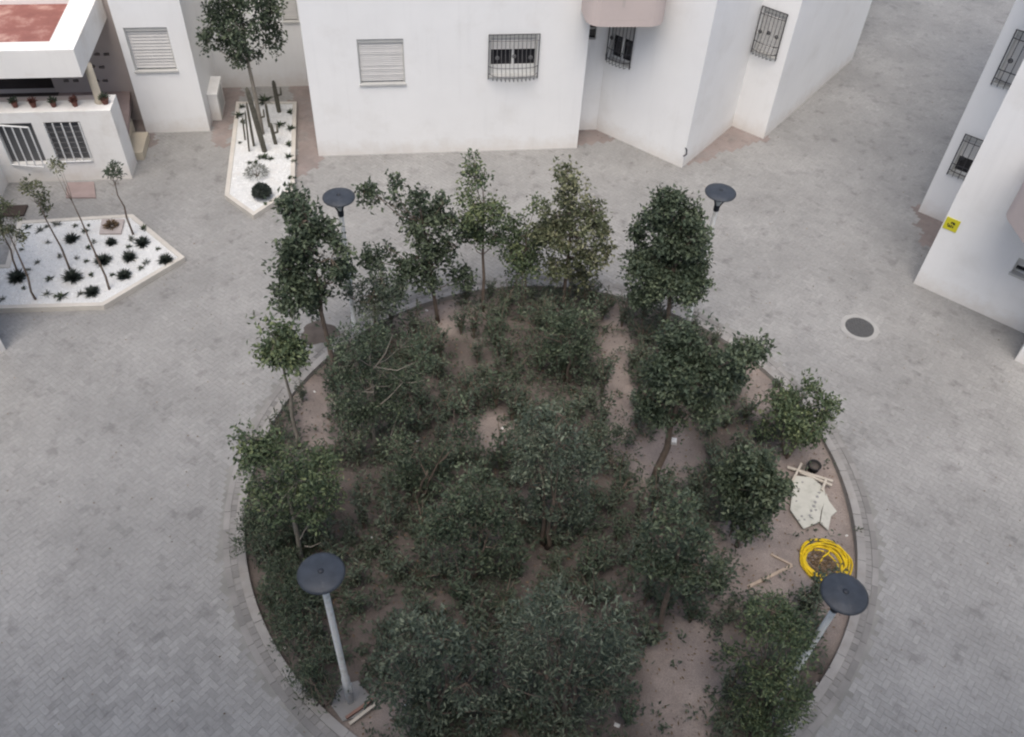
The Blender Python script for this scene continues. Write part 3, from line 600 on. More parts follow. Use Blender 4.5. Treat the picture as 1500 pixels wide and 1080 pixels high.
def tree(name, label, cat, base_px, lobes, leaf='leaf_dark', ln=.10, wd=.065, dens=1.0, trunk=.045, bark='bark', group=None, z=None, m_=16, sig=.075, seed=0, droop=0.0, stems=1, lean_low=.45, bare=None, flat=1.0):
    rng = np.random.default_rng(100 + seed)
    if z is None:
        g = G(*base_px); z = float(soil_z(*g))
    g = G(base_px[0], base_px[1], z); b = np.array([g[0], g[1], z])
    t_ = empty(name, b, label, cat, group)
    Lb = []
    for i, q in enumerate(lobes):
        dep = q[3] if len(q) > 3 else rng.uniform(-.25, .25)
        c_, mpp = PV(q[0], q[1], b, dep); r = q[2] * mpp
        c_[2] = max(c_[2], z + r * .55); Lb.append((c_, r))
    cen = np.mean([c_ for c_, r in Lb], 0); zlow = min(c_[2] - r for c_, r in Lb); ztop = max(c_[2] for c_, r in Lb)
    top = np.array([cen[0] * .7 + b[0] * .3, cen[1] * .7 + b[1] * .3, z + (ztop - z) * (.85 if stems == 1 else .5)]); tk = MB(); spine = []
    for s_ in range(stems):
        off = np.array([math.cos(s_ * 2.4), math.sin(s_ * 2.4), 0]) * (.06 * (stems > 1))
        pts = [b + off * .5 - np.array([0, 0, .06])] + [b + off + (top - b) * f + np.array([rng.normal(0, .02), rng.normal(0, .02), 0]) + off * 3 * f for f in (.12, .3, .5, .7, .88, 1)]
        tk.tube(pts, [trunk * 1.35, trunk * 1.1, trunk, trunk * .85, trunk * .65, trunk * .42, trunk * .2], 8); spine += pts[2:6]
    spine = np.array(spine); lm = tk if name in ('sapling', 'hedge_plant') else MB(); C, O = [], []
    for c_, r in Lb:
        cand = spine[spine[:, 2] < c_[2] + .05]; a = cand[np.argmin(np.linalg.norm(cand - c_, axis=1))] if len(cand) else spine[0]
        if np.linalg.norm(c_ - a) > .12:
            mdl = (a + c_) / 2 + np.array([rng.normal(0, .04), rng.normal(0, .04), -.12]); lm.tube([a, mdl, c_], [trunk * .4, trunk * .25, trunk * .12], 6)
        k = max(4, int(dens * 150 * r * r / (.5 * .5) * (16 / m_)))
        dv = unit(rng.normal(0, 1, (k, 3))); rad = r * (rng.uniform(.15, 1.0, k) ** .55 + np.where(rng.random(k) < .14, rng.uniform(0, .38, k), 0))
        P = c_ + dv * rad[:, None] * np.array([1, 1, flat])
        kp = gapn(P, seed) > (-.12 if stems == 1 else .0); P, dv = P[kp], dv[kp]
        C.append(P); O.append(dv)
        for p in P[:: max(1, len(P) // 9)]: lm.tube([c_ + (p - c_) * .1, p], [trunk * .13, .004], 4, cap=False)
    if bare:
        for (x0, y0, x1, y1, rr_) in bare:
            p0, _ = PV(x0, y0, b, -.12); p1, _ = PV(x1, y1, b, -.22); p0[2] = max(p0[2], z + .02); lm.tube([p0, (p0 + p1) / 2 + rng.normal(0, .03, 3), p1], [rr_, rr_ * .8, rr_ * .4], 5)
    part(tk, 'trunk', bark, t_, True)
    if lm.v and lm is not tk: part(lm, 'branches', bark, t_)
    C = np.concatenate(C); O = np.concatenate(O); ok = C[:, 2] > z + .04; C, O = C[ok], O[ok]
    Cc, A, Nn = clumps(C, O, m_, sig, rng, droop=droop); Cc[:, 2] = np.maximum(Cc[:, 2], z + .05)
    Vt, Fc, tt = leaf_arrays(Cc, A, Nn, ln, wd, rng)
    tt = np.clip(tt + np.repeat(np.repeat(rng.normal(0, .17, len(C)) + .22 * np.maximum(0, gapn(C * .45, seed + 3)), m_), 2), 0, 1)
    o = link('crown', npmesh('crown', Vt, Fc, tt), leaf); adopt(o, t_); return t_
GT = 'trees in the round garden'

tree('garden_tree', 'tall tree with a tapering crown and bare straight trunk near the dark mound', 'tree', (491, 552),
     [(432, 302, 24), (450, 322, 28), (468, 350, 30), (440, 360, 32), (485, 378, 26), (410, 392, 26), (446, 405, 34), (480, 412, 26), (500, 395, 15), (425, 430, 26), (462, 440, 22)], 'leaf_dark', trunk=.05, seed=1, group=GT)
tree('garden_tree', 'small slim tree with a thin bare trunk leaning out over the kerb', 'tree', (438, 655),
     [(388, 478, 15), (402, 500, 24), (425, 490, 18), (418, 520, 24), (438, 512, 17), (395, 520, 15)], 'leaf_green', .09, .055, dens=1.0, trunk=.035, seed=2, group=GT, bark='pale_bark')
tree('garden_tree', 'wide open crowned tree with a long side branch, reddish trunk at the kerb', 'tree', (642, 472),
     [(535, 278, 12), (553, 288, 15), (574, 272, 14), (585, 302, 20), (607, 320, 22), (613, 285, 11), (630, 345, 28), (652, 318, 24), (645, 380, 28), (612, 375, 20), (572, 365, 16), (545, 382, 16), (668, 360, 20), (672, 405, 18), (625, 405, 20), (590, 398, 18), (648, 300, 14)], 'leaf_dark', trunk=.04, seed=3, group=GT, dens=.85)
tree('garden_tree', 'slender upright tree with a pointed top and a straight reddish trunk', 'tree', (708, 456),
     [(696, 238, 12), (698, 262, 19), (703, 290, 27), (688, 318, 20), (720, 312, 20), (706, 335, 28), (690, 348, 16), (728, 345, 16)], 'leaf_green', .085, .05, trunk=.035, seed=4, group=GT, dens=.95)
tree('garden_tree', 'low thin tree between the slender pointed tree and the twin topped tree', 'tree', (768, 440),
     [(755, 335, 16), (768, 358, 22), (750, 370, 18), (775, 385, 22), (787, 350, 14), (760, 405, 18), (785, 300, 9)], 'leaf_green', .085, .055, trunk=.03, seed=5, group=GT, dens=.8)
tree('garden_tree', 'twin topped airy tree with yellowish upper leaves at the far kerb', 'tree', (824, 452),
     [(812, 248, 11), (832, 262, 17), (840, 290, 24), (865, 305, 19), (826, 318, 24), (855, 335, 28), (877, 345, 17), (806, 345, 18), (833, 365, 26), (868, 372, 20), (886, 372, 10), (815, 390, 20), (850, 400, 22), (790, 310, 13), (792, 335, 16)], 'leaf_olive', .09, .06, trunk=.04, seed=6, group=GT, dens=.8)
tree('garden_tree', 'dense dark oval tree beside the lamp on the far right of the circle', 'tree', (972, 520),
     [(985, 288, 18), (970, 312, 30), (1000, 318, 26), (950, 338, 26), (985, 345, 38), (1015, 352, 25), (960, 375, 36), (1000, 385, 38), (940, 395, 24), (1020, 400, 22), (975, 415, 38), (945, 425, 24), (1008, 420, 26)], 'leaf_dark', .085, .06, dens=1.35, trunk=.05, seed=7, group=GT)
tree('garden_tree', 'broad dark tree with a lighter green top and thick leaning trunk, over a white bag', 'tree', (958, 706),
     [(1000, 480, 24, .2), (1015, 500, 30, .1), (985, 520, 30), (1030, 530, 34), (1000, 550, 40), (960, 560, 28), (1045, 560, 28), (1090, 520, 20), (1112, 512, 14), (1072, 545, 22), (985, 590, 36), (1025, 595, 32), (955, 600, 20), (945, 575, 18)], 'leaf_dark', .085, .055, dens=1.2, trunk=.065, seed=8, group=GT)
tree('garden_shrub', 'light green bushy shrub spilling over the right hand kerb', 'shrub', (1152, 668),
     [(1150, 578, 20), (1180, 578, 24), (1205, 600, 20), (1165, 605, 30), (1135, 605, 22), (1195, 625, 22), (1160, 630, 24), (1125, 630, 15)], 'leaf_green', .085, .05, dens=1.2, trunk=.03, seed=9, group='shrubs in the round garden', stems=3)
tree('garden_tree', 'very dark compact tree overhanging the broken white board', 'tree', (1080, 800),
     [(1090, 685, 24), (1115, 690, 24), (1075, 710, 26), (1105, 720, 34), (1135, 715, 20), (1085, 740, 26), (1120, 745, 24), (1105, 765, 16), (1095, 775, 14)], 'leaf_dark', .085, .06, dens=1.35, trunk=.04, seed=10, group=GT)
tree('garden_tree', 'open crowned tree with a curved bare trunk on reddish soil', 'tree', (961, 936),
     [(960, 745, 24), (990, 765, 28), (965, 790, 26), (1015, 790, 26), (985, 815, 30), (950, 825, 20), (1020, 825, 22), (1045, 845, 22), (1000, 845, 22), (1005, 740, 18)], 'leaf_dark', .08, .05, dens=.75, trunk=.045, seed=11, group=GT)
tree('garden_shrub', 'large olive green shrub hiding the foot of the leaning lamp post', 'shrub', (1118, 1062),
     [(1130, 895, 28), (1160, 900, 22), (1110, 925, 32), (1150, 940, 34), (1095, 960, 28), (1135, 985, 38), (1170, 985, 24), (1105, 1015, 36), (1150, 1030, 32), (1085, 1050, 28), (1120, 1070, 34), (1185, 940, 16)], 'leaf_green', .07, .035, dens=1.15, trunk=.035, seed=12, group='shrubs in the round garden', stems=4, m_=20)
tree('garden_shrub', 'large feathery dark green shrub in the front of the circle', 'shrub', (825, 1060),
     [(800, 895, 34), (850, 890, 36), (890, 915, 30), (770, 925, 34), (820, 935, 44), (865, 950, 42), (905, 960, 26), (750, 965, 34), (800, 985, 46), (850, 1005, 44), (890, 1010, 30), (770, 1030, 38), (820, 1050, 40), (735, 1000, 28)], 'leaf_blue', .085, .03, dens=0.74, trunk=.045, seed=13, group='shrubs in the round garden', stems=5, m_=20, sig=.09)
tree('garden_shrub', 'bluish green bushy shrub beside the concrete lamp footing', 'shrub', (630, 1062),
     [(600, 925, 28), (640, 935, 32), (570, 960, 30), (615, 970, 40), (660, 965, 34), (695, 950, 26), (560, 1000, 28), (600, 1020, 38), (645, 1020, 40), (685, 1000, 34), (715, 1040, 30), (570, 1055, 30), (630, 1065, 36)], 'leaf_blue', .085, .042, dens=0.74, trunk=.045, seed=14, group='shrubs in the round garden', stems=5, m_=18)
tree('garden_tree', 'greenish spreading tree at the left kerb with a pale forked trunk', 'tree', (447, 826),
     [(365, 640, 20), (378, 665, 20), (400, 660, 24), (430, 670, 30), (395, 695, 30), (435, 705, 36), (470, 690, 26), (410, 735, 32), (455, 740, 32), (385, 720, 22), (480, 730, 22), (365, 672, 14)], 'leaf_green', .075, .045, dens=.95, trunk=.04, seed=15, group=GT, bark='pale_bark',
     bare=[(440, 790, 455, 765, .015), (446, 800, 470, 795, .012)])
tree('garden_tree', 'half bare tree with pale forking branches above dark undergrowth', 'tree', (549, 668),
     [(510, 500, 24), (545, 495, 26), (585, 510, 26), (520, 535, 30), (560, 545, 32), (600, 545, 26), (505, 570, 28), (545, 585, 30), (500, 605, 28), (585, 590, 24), (620, 525, 18), (530, 620, 24)], 'leaf_dark', .07, .042, dens=0.62, trunk=.028, seed=16, group=GT, bark='pale_bark',
     bare=[(547, 575, 505, 573, .014), (548, 600, 590, 560, .014), (590, 560, 572, 545, .009), (590, 560, 622, 557, .009), (572, 640, 590, 595, .012), (548, 540, 575, 490, .012)])
tree('garden_shrub', 'pale topped bushy shrub in the middle of the circle', 'shrub', (800, 800),
     [(790, 605, 24), (825, 610, 26), (775, 640, 30), (815, 645, 36), (850, 650, 26), (790, 680, 36), (835, 690, 34), (865, 680, 20), (770, 710, 30), (815, 725, 36), (850, 735, 26), (785, 755, 28)], 'leaf_blue', .08, .042, dens=0.66, trunk=.04, seed=17, group='shrubs in the round garden', stems=3, m_=18)
tree('garden_tree', 'pale green wispy tree squeezed between two taller trees by the dark mound', 'tree', (552, 512),
     [(515, 415, 18), (540, 425, 22), (560, 410, 20), (575, 435, 22), (545, 450, 22), (520, 440, 18), (590, 420, 14)], 'leaf_blue', .08, .045, dens=.75, trunk=.03, seed=18, group=GT)
tree('garden_shrub', 'low spreading dark shrub left of the middle of the circle', 'shrub', (690, 850),
     [(655, 720, 28), (695, 715, 30), (730, 740, 28), (665, 755, 32), (705, 770, 36), (640, 775, 24), (740, 785, 26), (685, 800, 30), (720, 815, 26)], 'leaf_dark', .08, .045, dens=0.58, trunk=.035, seed=19, group='shrubs in the round garden', stems=4, m_=18)
tree('garden_shrub', 'dark shrub under the far kerb behind the soil path', 'shrub', (830, 560),
     [(820, 460, 22), (845, 470, 24), (830, 495, 28), (855, 505, 22), (815, 520, 24), (845, 535, 24), (875, 440, 14), (770, 470, 16)], 'leaf_dark', .075, .045, dens=0.62, trunk=.03, seed=20, group='shrubs in the round garden', stems=3)
tree('garden_shrub', 'dark shrub in front of the half bare tree', 'shrub', (610, 735),
     [(580, 660, 22), (610, 655, 24), (640, 670, 22), (595, 690, 26), (630, 700, 26), (610, 715, 22), (665, 620, 18), (690, 605, 18), (675, 640, 18)], 'leaf_dark', .075, .042, dens=0.58, trunk=.03, seed=21, group='shrubs in the round garden', stems=3)
tree('garden_shrub', 'thin shrub beside the trunk of the broad dark tree', 'shrub', (905, 690),
     [(905, 640, 14), (885, 660, 18), (900, 675, 16), (875, 630, 14)], 'leaf_ground', .075, .04, dens=.8, trunk=.02, seed=22, group='shrubs in the round garden', stems=3)
# feathery hedge clumps along the left kerb
for k, (px, py) in enumerate(((400, 800), (372, 790), (408, 850), (420, 895), (432, 938), (448, 978), (462, 1012), (425, 790), (440, 870))):
    tree('hedge_plant', 'dark feathery hedge plant growing along the inside of the left kerb', 'hedge plant', (px + 14, py + 18),
         [(px, py - 6, 22), (px + 12, py - 24, 20), (px - 8, py - 20, 16), (px + 22, py, 18), (px - 12, py + 6, 13)], 'leaf_dark', .085, .022, dens=.9, trunk=.018, seed=30 + k, group='hedge plants along the left kerb', stems=4, m_=20)
# low undergrowth: a few plant shapes, copied
def small_plant(name, kind, leafm, rng, hgt, rad, nst, nl, ln, wd):
    C, A, Nn = [], [], []; st = MB()
    for i in range(nst):
        a = 2 * PI * i / nst + rng.normal(0, .3); tip = np.array([math.cos(a) * rad * rng.uniform(.4, 1), math.sin(a) * rad * rng.uniform(.4, 1), hgt * rng.uniform(.6, 1.05)])
        mid_ = tip * np.array([.35, .35, .6]); st.tube([(0, 0, -.03), mid_, tip], [.012, .009, .004], 4)
        for j in range(nl):
            f = .2 + .8 * j / nl; p = mid_ * 2 * f * (1 - f) + tip * f * f; dv = unit(rng.normal(0, 1, 3) * np.array([1, 1, .5]) + np.array([0, 0, .35]))
            C.append(p + rng.normal(0, .02, 3)); A.append(dv); Nn.append(unit(rng.normal(0, .5, 3) + np.array([0, 0, 1.0])))
    Vt, Fc, tt = leaf_arrays(np.array(C), np.array(A), np.array(Nn), ln, wd, rng)
    me = npmesh(name + '_leaves', Vt, Fc, tt); me.materials.append(MATS[leafm]); sm = st.mesh(name + '_stem'); sm.materials.append(MATS['bark']); return me, sm
rg = np.random.default_rng(5)
KINDS = [small_plant('undergrowth', 0, 'leaf_ground', rg, .75, .24, 8, 22, .085, .036), small_plant('undergrowth', 0, 'leaf_dark', rg, .95, .26, 8, 26, .08, .036),
         small_plant('undergrowth', 0, 'leaf_ground', rg, .45, .34, 10, 18, .09, .032), small_plant('undergrowth', 0, 'leaf_blue', rg, .85, .22, 7, 26, .085, .026), small_plant('undergrowth', 0, 'leaf_ground', rg, 1.1, .18, 5, 30, .07, .036)]
SOILP = [(902, 570, 17, 135), (672, 525, 24, 32), (728, 640, 24, 30), (650, 460, 50, 14), (950, 672, 34, 28), (1000, 660, 45, 45), (1000, 1000, 62, 100), (1195, 750, 85, 120), (1125, 820, 70, 60), (1235, 900, 40, 80), (560, 1050, 50, 45),
         (510, 1010, 40, 45), (1110, 570, 26, 45), (462, 600, 20, 65), (650, 885, 20, 12), (940, 905, 20, 28), (1215, 660, 40, 40), (770, 832, 34, 10), (590, 885, 16, 20)]
LAB = ['low leafy plant of the undergrowth in the round garden', 'taller dark leafy plant of the undergrowth in the round garden', 'low sprawling plant of the undergrowth in the round garden',
       'bluish narrow leaved plant of the undergrowth in the round garden', 'upright thin plant of the undergrowth in the round garden']
pts = []; tries = 0
while len(pts) < 295 and tries < 30000:
    tries += 1; r = R0 * .985 * math.sqrt(rg.random()); a = rg.random() * 2 * PI; x, y = GC[0] + r * math.cos(a), GC[1] + r * math.sin(a)
    p = PROJ(np.array([x, y, 0.15]))
    if p[1] > 1110 or any(((p[0] - e[0]) / e[2]) ** 2 + ((p[1] - e[1]) / e[3]) ** 2 < 1 for e in SOILP): continue
    if any((x - q[0]) ** 2 + (y - q[1]) ** 2 < .31 ** 2 for q in pts): continue
    pts.append((x, y))
for i, (x, y) in enumerate(pts):
    k = int(rg.choice(5, p=[.3, .2, .2, .12, .18])); s_ = rg.uniform(.85, 1.4)
    if np.hypot(x - GC[0], y - GC[1]) > R0 - .45: s_ *= .7
    t = empty('undergrowth_plant', (x, y, float(soil_z(x, y))), LAB[k], 'plant', 'undergrowth in the round garden'); t.rotation_euler = (0, 0, rg.random() * 6.28); t.scale = (s_, s_, s_ * rg.uniform(.8, 1.1))
    link('leaves', KINDS[k][0], None, t); link('stem', KINDS[k][1], None, t)
# ground cover: sprigs too small and too many to count
n = 5600; r = R0 * .985 * np.sqrt(rg.random(n)); a = rg.random(n) * 2 * PI; X_, Y_ = GC[0] + r * np.cos(a), GC[1] + r * np.sin(a)
pj = PROJ(np.stack([X_, Y_, 0 * X_], -1)); dn = np.sin(X_ * 2.3 + 1.2 * np.sin(Y_ * 1.9)) + np.cos(Y_ * 2.6 + X_); so_ = np.zeros(n, bool)
for e in SOILP: so_ |= ((pj[:, 0] - e[0]) / (e[2] * 1.0)) ** 2 + ((pj[:, 1] - e[1]) / e[3]) ** 2 < 1
kp = np.where(so_, rg.random(n) < np.where(pj[:, 0] > 1085, .025, .12), (dn > -1.2) & (rg.random(n) < .8)); X_, Y_ = X_[kp], Y_[kp]; n = len(X_); m_ = 11
hh = rg.uniform(.08, .42, n); C = np.repeat(np.stack([X_, Y_, soil_z(X_, Y_)], -1), m_, 0); fz = rg.random(n * m_); C = C + np.stack([rg.normal(0, .055, n * m_), rg.normal(0, .055, n * m_), fz * np.repeat(hh, m_) + .01], -1)
A = unit(rg.normal(0, 1, (n * m_, 3)) * np.array([1, 1, .5]) + np.array([0, 0, .5])); Vt, Fc, tt = leaf_arrays(C, A, rg.normal(0, .5, C.shape) + np.array([0, 0, 1]), .085, .036, rg)
gcv = link('ground_cover', npmesh('ground_cover', Vt, Fc, tt), 'leaf_ground'); gcv['kind'] = 'stuff'; tag(gcv, 'thin leafy ground cover spread between the plants of the round garden', 'ground cover')
# fallen leaves, twigs on the soil
n = 2600; r = R0 * .98 * np.sqrt(rg.random(n)); a = rg.random(n) * 2 * PI; X_, Y_ = GC[0] + r * np.cos(a), GC[1] + r * np.sin(a)
Vt, Fc, tt = leaf_arrays(np.stack([X_, Y_, soil_z(X_, Y_) + .012], -1), np.stack([np.cos(a * 7), np.sin(a * 7), .05 + 0 * a], -1), rg.normal(0, .25, (n, 3)) + np.array([0, 0, 1]), .055, .03, rg)
lit = link('leaf_litter', npmesh('leaf_litter', Vt, Fc, tt), 'dry_leaf'); lit['kind'] = 'stuff'; tag(lit, 'dry brown leaves scattered over the garden soil', 'leaf litter')
# clods
V_, F_, T_ = [], [], []
oc = np.array([(1, 0, 0), (-1, 0, 0), (0, 1, 0), (0, -1, 0), (0, 0, 1), (0, 0, -1)], float); of = np.array([(0, 2, 4), (2, 1, 4), (1, 3, 4), (3, 0, 4), (2, 0, 5), (1, 2, 5), (3, 1, 5), (0, 3, 5)])
def scatter(xyz, size, rng, flat=.7):
    n = len(xyz); s_ = rng.uniform(.5, 1.3, (n, 1, 1)) * size * rng.uniform(.7, 1.3, (n, 1, 3)) * np.array([1, 1, flat]); an = rng.random(n) * 6.28
    R = np.zeros((n, 3, 3)); R[:, 0, 0] = R[:, 1, 1] = np.cos(an); R[:, 0, 1] = -np.sin(an); R[:, 1, 0] = np.sin(an); R[:, 2, 2] = 1
    Vt = np.einsum('nij,nkj->nki', R, oc[None] * s_) + xyz[:, None, :]; Fc = (np.arange(n) * 6)[:, None, None] + of[None]; return Vt.reshape(-1, 3), Fc.reshape(-1, 3), np.repeat(rng.random(n), 8)
n = 1500; r = R0 * .98 * np.sqrt(rg.random(n)); a = rg.random(n) * 2 * PI; X_, Y_ = GC[0] + r * np.cos(a), GC[1] + r * np.sin(a)
Vt, Fc, tt = scatter(np.stack([X_, Y_, soil_z(X_, Y_)], -1), .022, rg); cl = link('soil_clods', npmesh('soil_clods', Vt, Fc, tt), 'soil', soil); cl['kind'] = 'stuff'
# grit and leaf specks on the paving
n = 900; X_ = rg.uniform(-12, 13, n); Y_ = rg.uniform(4, 26, n); k_ = np.hypot(X_ - GC[0], Y_ - GC[1]) > R3 + .05; X_, Y_ = X_[k_], Y_[k_]
Vt, Fc, tt = scatter(np.stack([X_, Y_, 0 * X_ + .006], -1), .014, rg); gr = link('grit', npmesh('grit', Vt, Fc, tt), 'dry_leaf', pavement); gr['kind'] = 'stuff'
# ------------------------------------------------------------------ white gravel beds
def bed(name, label, poly, ztop=.14, bw=.11):
    poly = [np.array(p) for p in poly]; cen = np.mean(poly, 0); n = len(poly)
    def inset(d):
        o = []
        for i in range(n):
            a, b, c_ = poly[i - 1], poly[i], poly[(i + 1) % n]; e1 = (b - a) / np.linalg.norm(b - a); e2 = (c_ - b) / np.linalg.norm(c_ - b)
            n1 = np.array([-e1[1], e1[0]]); n2 = np.array([-e2[1], e2[0]]); m_ = (n1 + n2) / (1 + n1 @ n2); o.append(b + m_ * d)
        return o
    inn = inset(bw); root = empty(name, (*poly[0], 0), label, 'planting bed')
    for i in range(n):
        j = (i + 1) % n; part(MB().prism([poly[i], poly[j], inn[j], inn[i]], 0.0015, ztop), 'border_kerb', 'bed_border', root)
    inn = inset(bw - .01); part(MB().prism(inn, .002, ztop - .02), 'gravel_base', 'white_gravel', root)
    lo = np.min(inn, 0); hi = np.max(inn, 0); area = (hi - lo).prod(); q = rg.uniform(lo, hi, (int(area * 420), 2)); inp = inset(bw + .01); q = q[inpoly(q[:, 0], q[:, 1], inp)]
    Vt, Fc, tt = scatter(np.concatenate([q, np.full((len(q), 1), ztop - .02)], 1), .026, rg, .55); o = link('gravel', npmesh('gravel', Vt, Fc, tt), 'pebble'); adopt(o, root); o['kind'] = 'stuff'; return root
B1 = [G(153, 452, .05), G(272, 381, .05), G(196, 318, .05), G(28, 328, .05), G(10, 392, .05), G(-60, 395, .05), G(-60, 458, .05)]
bed('gravel_bed', 'pointed white gravel bed dotted with dark rosettes in front of the low house', B1)
B2 = [G(432, 280, .05), G(435, 153, .05), G(347, 153, .05), G(330, 290, .05), G(372, 320, .05)]
bed('gravel_bed', 'narrow white gravel bed with cacti in the recess of the white block', B2)
ZG = .125
def rosette(rng, nl, ln, wd, up, leafm):
    a = rng.random(nl) * 6.28; el = rng.uniform(up * .25, 1.3, nl); A = np.stack([np.cos(a) * np.cos(el), np.sin(a) * np.cos(el), np.sin(el)], -1)
    Vt, Fc, tt = leaf_arrays(A * ln * .06, A, np.array([0, 0, 1.0]) + rng.normal(0, .2, (nl, 3)), ln, wd, rng); me = npmesh('rosette', Vt, Fc, tt); me.materials.append(MATS[leafm]); return me
ROS = [rosette(rg, 240, .21, .034, .25, 'leaf_spiky') for _ in range(3)]; SML = [rosette(rg, 26, .13, .035, .5, 'leaf_dark') for _ in range(3)] + [rosette(rg, 30, .15, .022, .5, 'leaf_grey') for _ in range(2)]
for i, (px, py, s_) in enumerate(((26, 409, 1.1), (107, 409, 1.1), (106, 352, .9), (151, 383, 1.05), (136, 430, .9), (190, 379, .9), (183, 405, .9), (209, 358, .95), (243, 382, .95), (163, 357, .7))):
    g = G(px, py, ZG); o = link('rosette_plant', ROS[i % 3], None); o.location = (*g, ZG - .01); o.rotation_euler = (0, 0, i * 1.3); o.scale = (s_ * .92, s_ * .92, s_ * rg.uniform(.7, 1.0))
    tag(o, 'dark spiky rosette plant on the pointed white gravel bed', 'rosette plant', 'rosettes on the pointed gravel bed')
sm1 = [(41, 333), (30, 349), (31, 367), (69, 332), (59, 338), (84, 330), (111, 331), (130, 331), (124, 340), (138, 355), (130, 364), (126, 384), (113, 379), (134, 404), (70, 356), (88, 376), (55, 385), (42, 396), (73, 409), (35, 423), (69, 432), (82, 434), (118, 431), (188, 363), (207, 393), (214, 386), (231, 366), (193, 351), (4, 439), (164, 404), (91, 435), (211, 336)]
for i, (px, py) in enumerate(sm1):
    pale = (px, py) in ((59, 338), (84, 330), (138, 355), (113, 379), (70, 356), (55, 385), (42, 396), (118, 431), (214, 386), (193, 351), (88, 376), (69, 432), (4, 439)); g = G(px, py, ZG)
    o = link('seedling', SML[3 + i % 2] if pale else SML[i % 3], None); o.location = (*g, ZG - .008); o.rotation_euler = (0, 0, i * 2.1); s_ = rg.uniform(.5, .95) * (1.5 if (px, py) in ((91, 435), (211, 336)) else 1); o.scale = (s_,) * 3
    tag(o, ('small pale grey seedling on the pointed white gravel bed' if pale else 'small dark seedling on the pointed white gravel bed'), 'seedling', 'pale seedlings on the pointed gravel bed' if pale else 'dark seedlings on the pointed gravel bed')
for i, (px, py, s_) in enumerate(((351, 170, 1.3), (356, 180, 1.0), (354, 158, 1.0), (388, 149, 2.0), (425, 166, 1.1), (425, 190, 1.3), (411, 184, 1.3), (423, 213, 1.1), (422, 231, 1.1), (431, 237, .8), (425, 262, .8), (431, 262, .7), (427, 273, 1.2), (388, 232, 1.2), (396, 234, .9), (366, 239, .7), (375, 239, .8), (351, 210, .6), (382, 231, .9))):
    g = G(px, py, ZG); o = link('seedling', SML[i % 3], None); o.location = (*g, ZG - .008); o.rotation_euler = (0, 0, i * 2.1); o.scale = (s_,) * 3
    tag(o, 'small dark succulent on the narrow white gravel bed with cacti', 'seedling', 'succulents on the narrow gravel bed')
def bush(name, label, px, py, rad, hgt, leafm, ln, wd, nl, seed):
    rng = np.random.default_rng(seed); g = G(px, py, ZG); t = empty(name, (*g, ZG), label, 'shrub'); dv = unit(rng.normal(0, 1, (nl, 3))); dv[:, 2] = abs(dv[:, 2]) * 1.2 - .2
    C = np.array([0, 0, hgt * .45]) + dv * np.array([rad, rad, hgt * .55]) * rng.uniform(.6, 1, (nl, 1)); C[:, 2] = np.maximum(C[:, 2], .01)
    Vt, Fc, tt = leaf_arrays(C, dv + rng.normal(0, .5, dv.shape), dv + rng.normal(0, .4, dv.shape), ln, wd, rng); link('leaves', npmesh('leaves', Vt, Fc, tt), leafm, t)
    m_ = MB()
    for k in range(6): m_.tube([(0, 0, -.03), (math.cos(k) * rad * .4, math.sin(k) * rad * .4, hgt * .6)], [.012, .005], 5)
    m_.build('stem', 'bark', t); return t
bush('ball_shrub', 'round clipped dark green ball shrub near the tip of the narrow gravel bed', 385, 290, .23, .40, 'leaf_spiky', .05, .028, 3600, 1)
bush('grey_shrub', 'low loose grey green shrub behind the round ball shrub', 377, 258, .30, .26, 'leaf_grey', .09, .02, 330, 2)
# cacti
for k, (b0_, t0, rad, lab) in enumerate((((388, 222), (361, 128), .085, 'tallest thick column cactus in the narrow gravel bed'), ((404, 211), (396, 180), .06, 'short thick column cactus between the succulents and the tallest cactus'), ((409, 164), (400, 118), .075, 'dark column cactus close to the recess wall'),
                                      ((365, 222), (359, 162), .028, 'thin pale cactus stem beside the tallest cactus'), ((359, 205), (355, 172), .028, 'short thin cactus stem at the outer side of the cactus group'), ((380, 182), (373, 138), .05, 'medium column cactus behind the tallest one'), ((372, 214), (361, 150), .04, 'slim column cactus leaning against the tallest one'), ((395, 186), (389, 152), .045, 'short column cactus between the tallest one and the dark one'))):
    g = G(*b0_, ZG); b = np.array([*g, ZG]); tp, _ = PV(*t0, b); n = 10; h_ = tp[2] - ZG; mb = MB(); V = []; rings = [(1.0, 0), (1.05, .3), (.98, .65), (.9, .9), (.6, .975), (.2, 1.0)]
    for f, zf in rings:
        for i in range(2 * n):
            r_ = rad * .82 * f * (1.0 if i % 2 else .72); V.append((g[0] + (tp[0] - g[0]) * zf + r_ * math.cos(PI * i / n), g[1] + (tp[1] - g[1]) * zf + r_ * math.sin(PI * i / n), ZG - .03 + (h_ + .03) * zf))
    mb.add(V, [(j * 2 * n + i, j * 2 * n + (i + 1) % (2 * n), (j + 1) * 2 * n + (i + 1) % (2 * n), (j + 1) * 2 * n + i) for j in range(len(rings) - 1) for i in range(2 * n)] + [tuple(range((len(rings) - 1) * 2 * n, len(rings) * 2 * n))])
    t = empty('column_cactus', b, lab, 'cactus', 'cacti in the narrow gravel bed'); part(mb, 'stem', 'cactus_skin', t)
    if rad > .05:
        am = MB(); zz = ZG + h_ * .55; am.tube([(g[0] + rad * .8, g[1] - .02, zz), (g[0] + rad * 2, g[1] - .04, zz + .04), (g[0] + rad * 2.2, g[1] - .04, zz + .25)], [.03, .032, .022], 8); part(am, 'arm', 'cactus_skin', t, True)
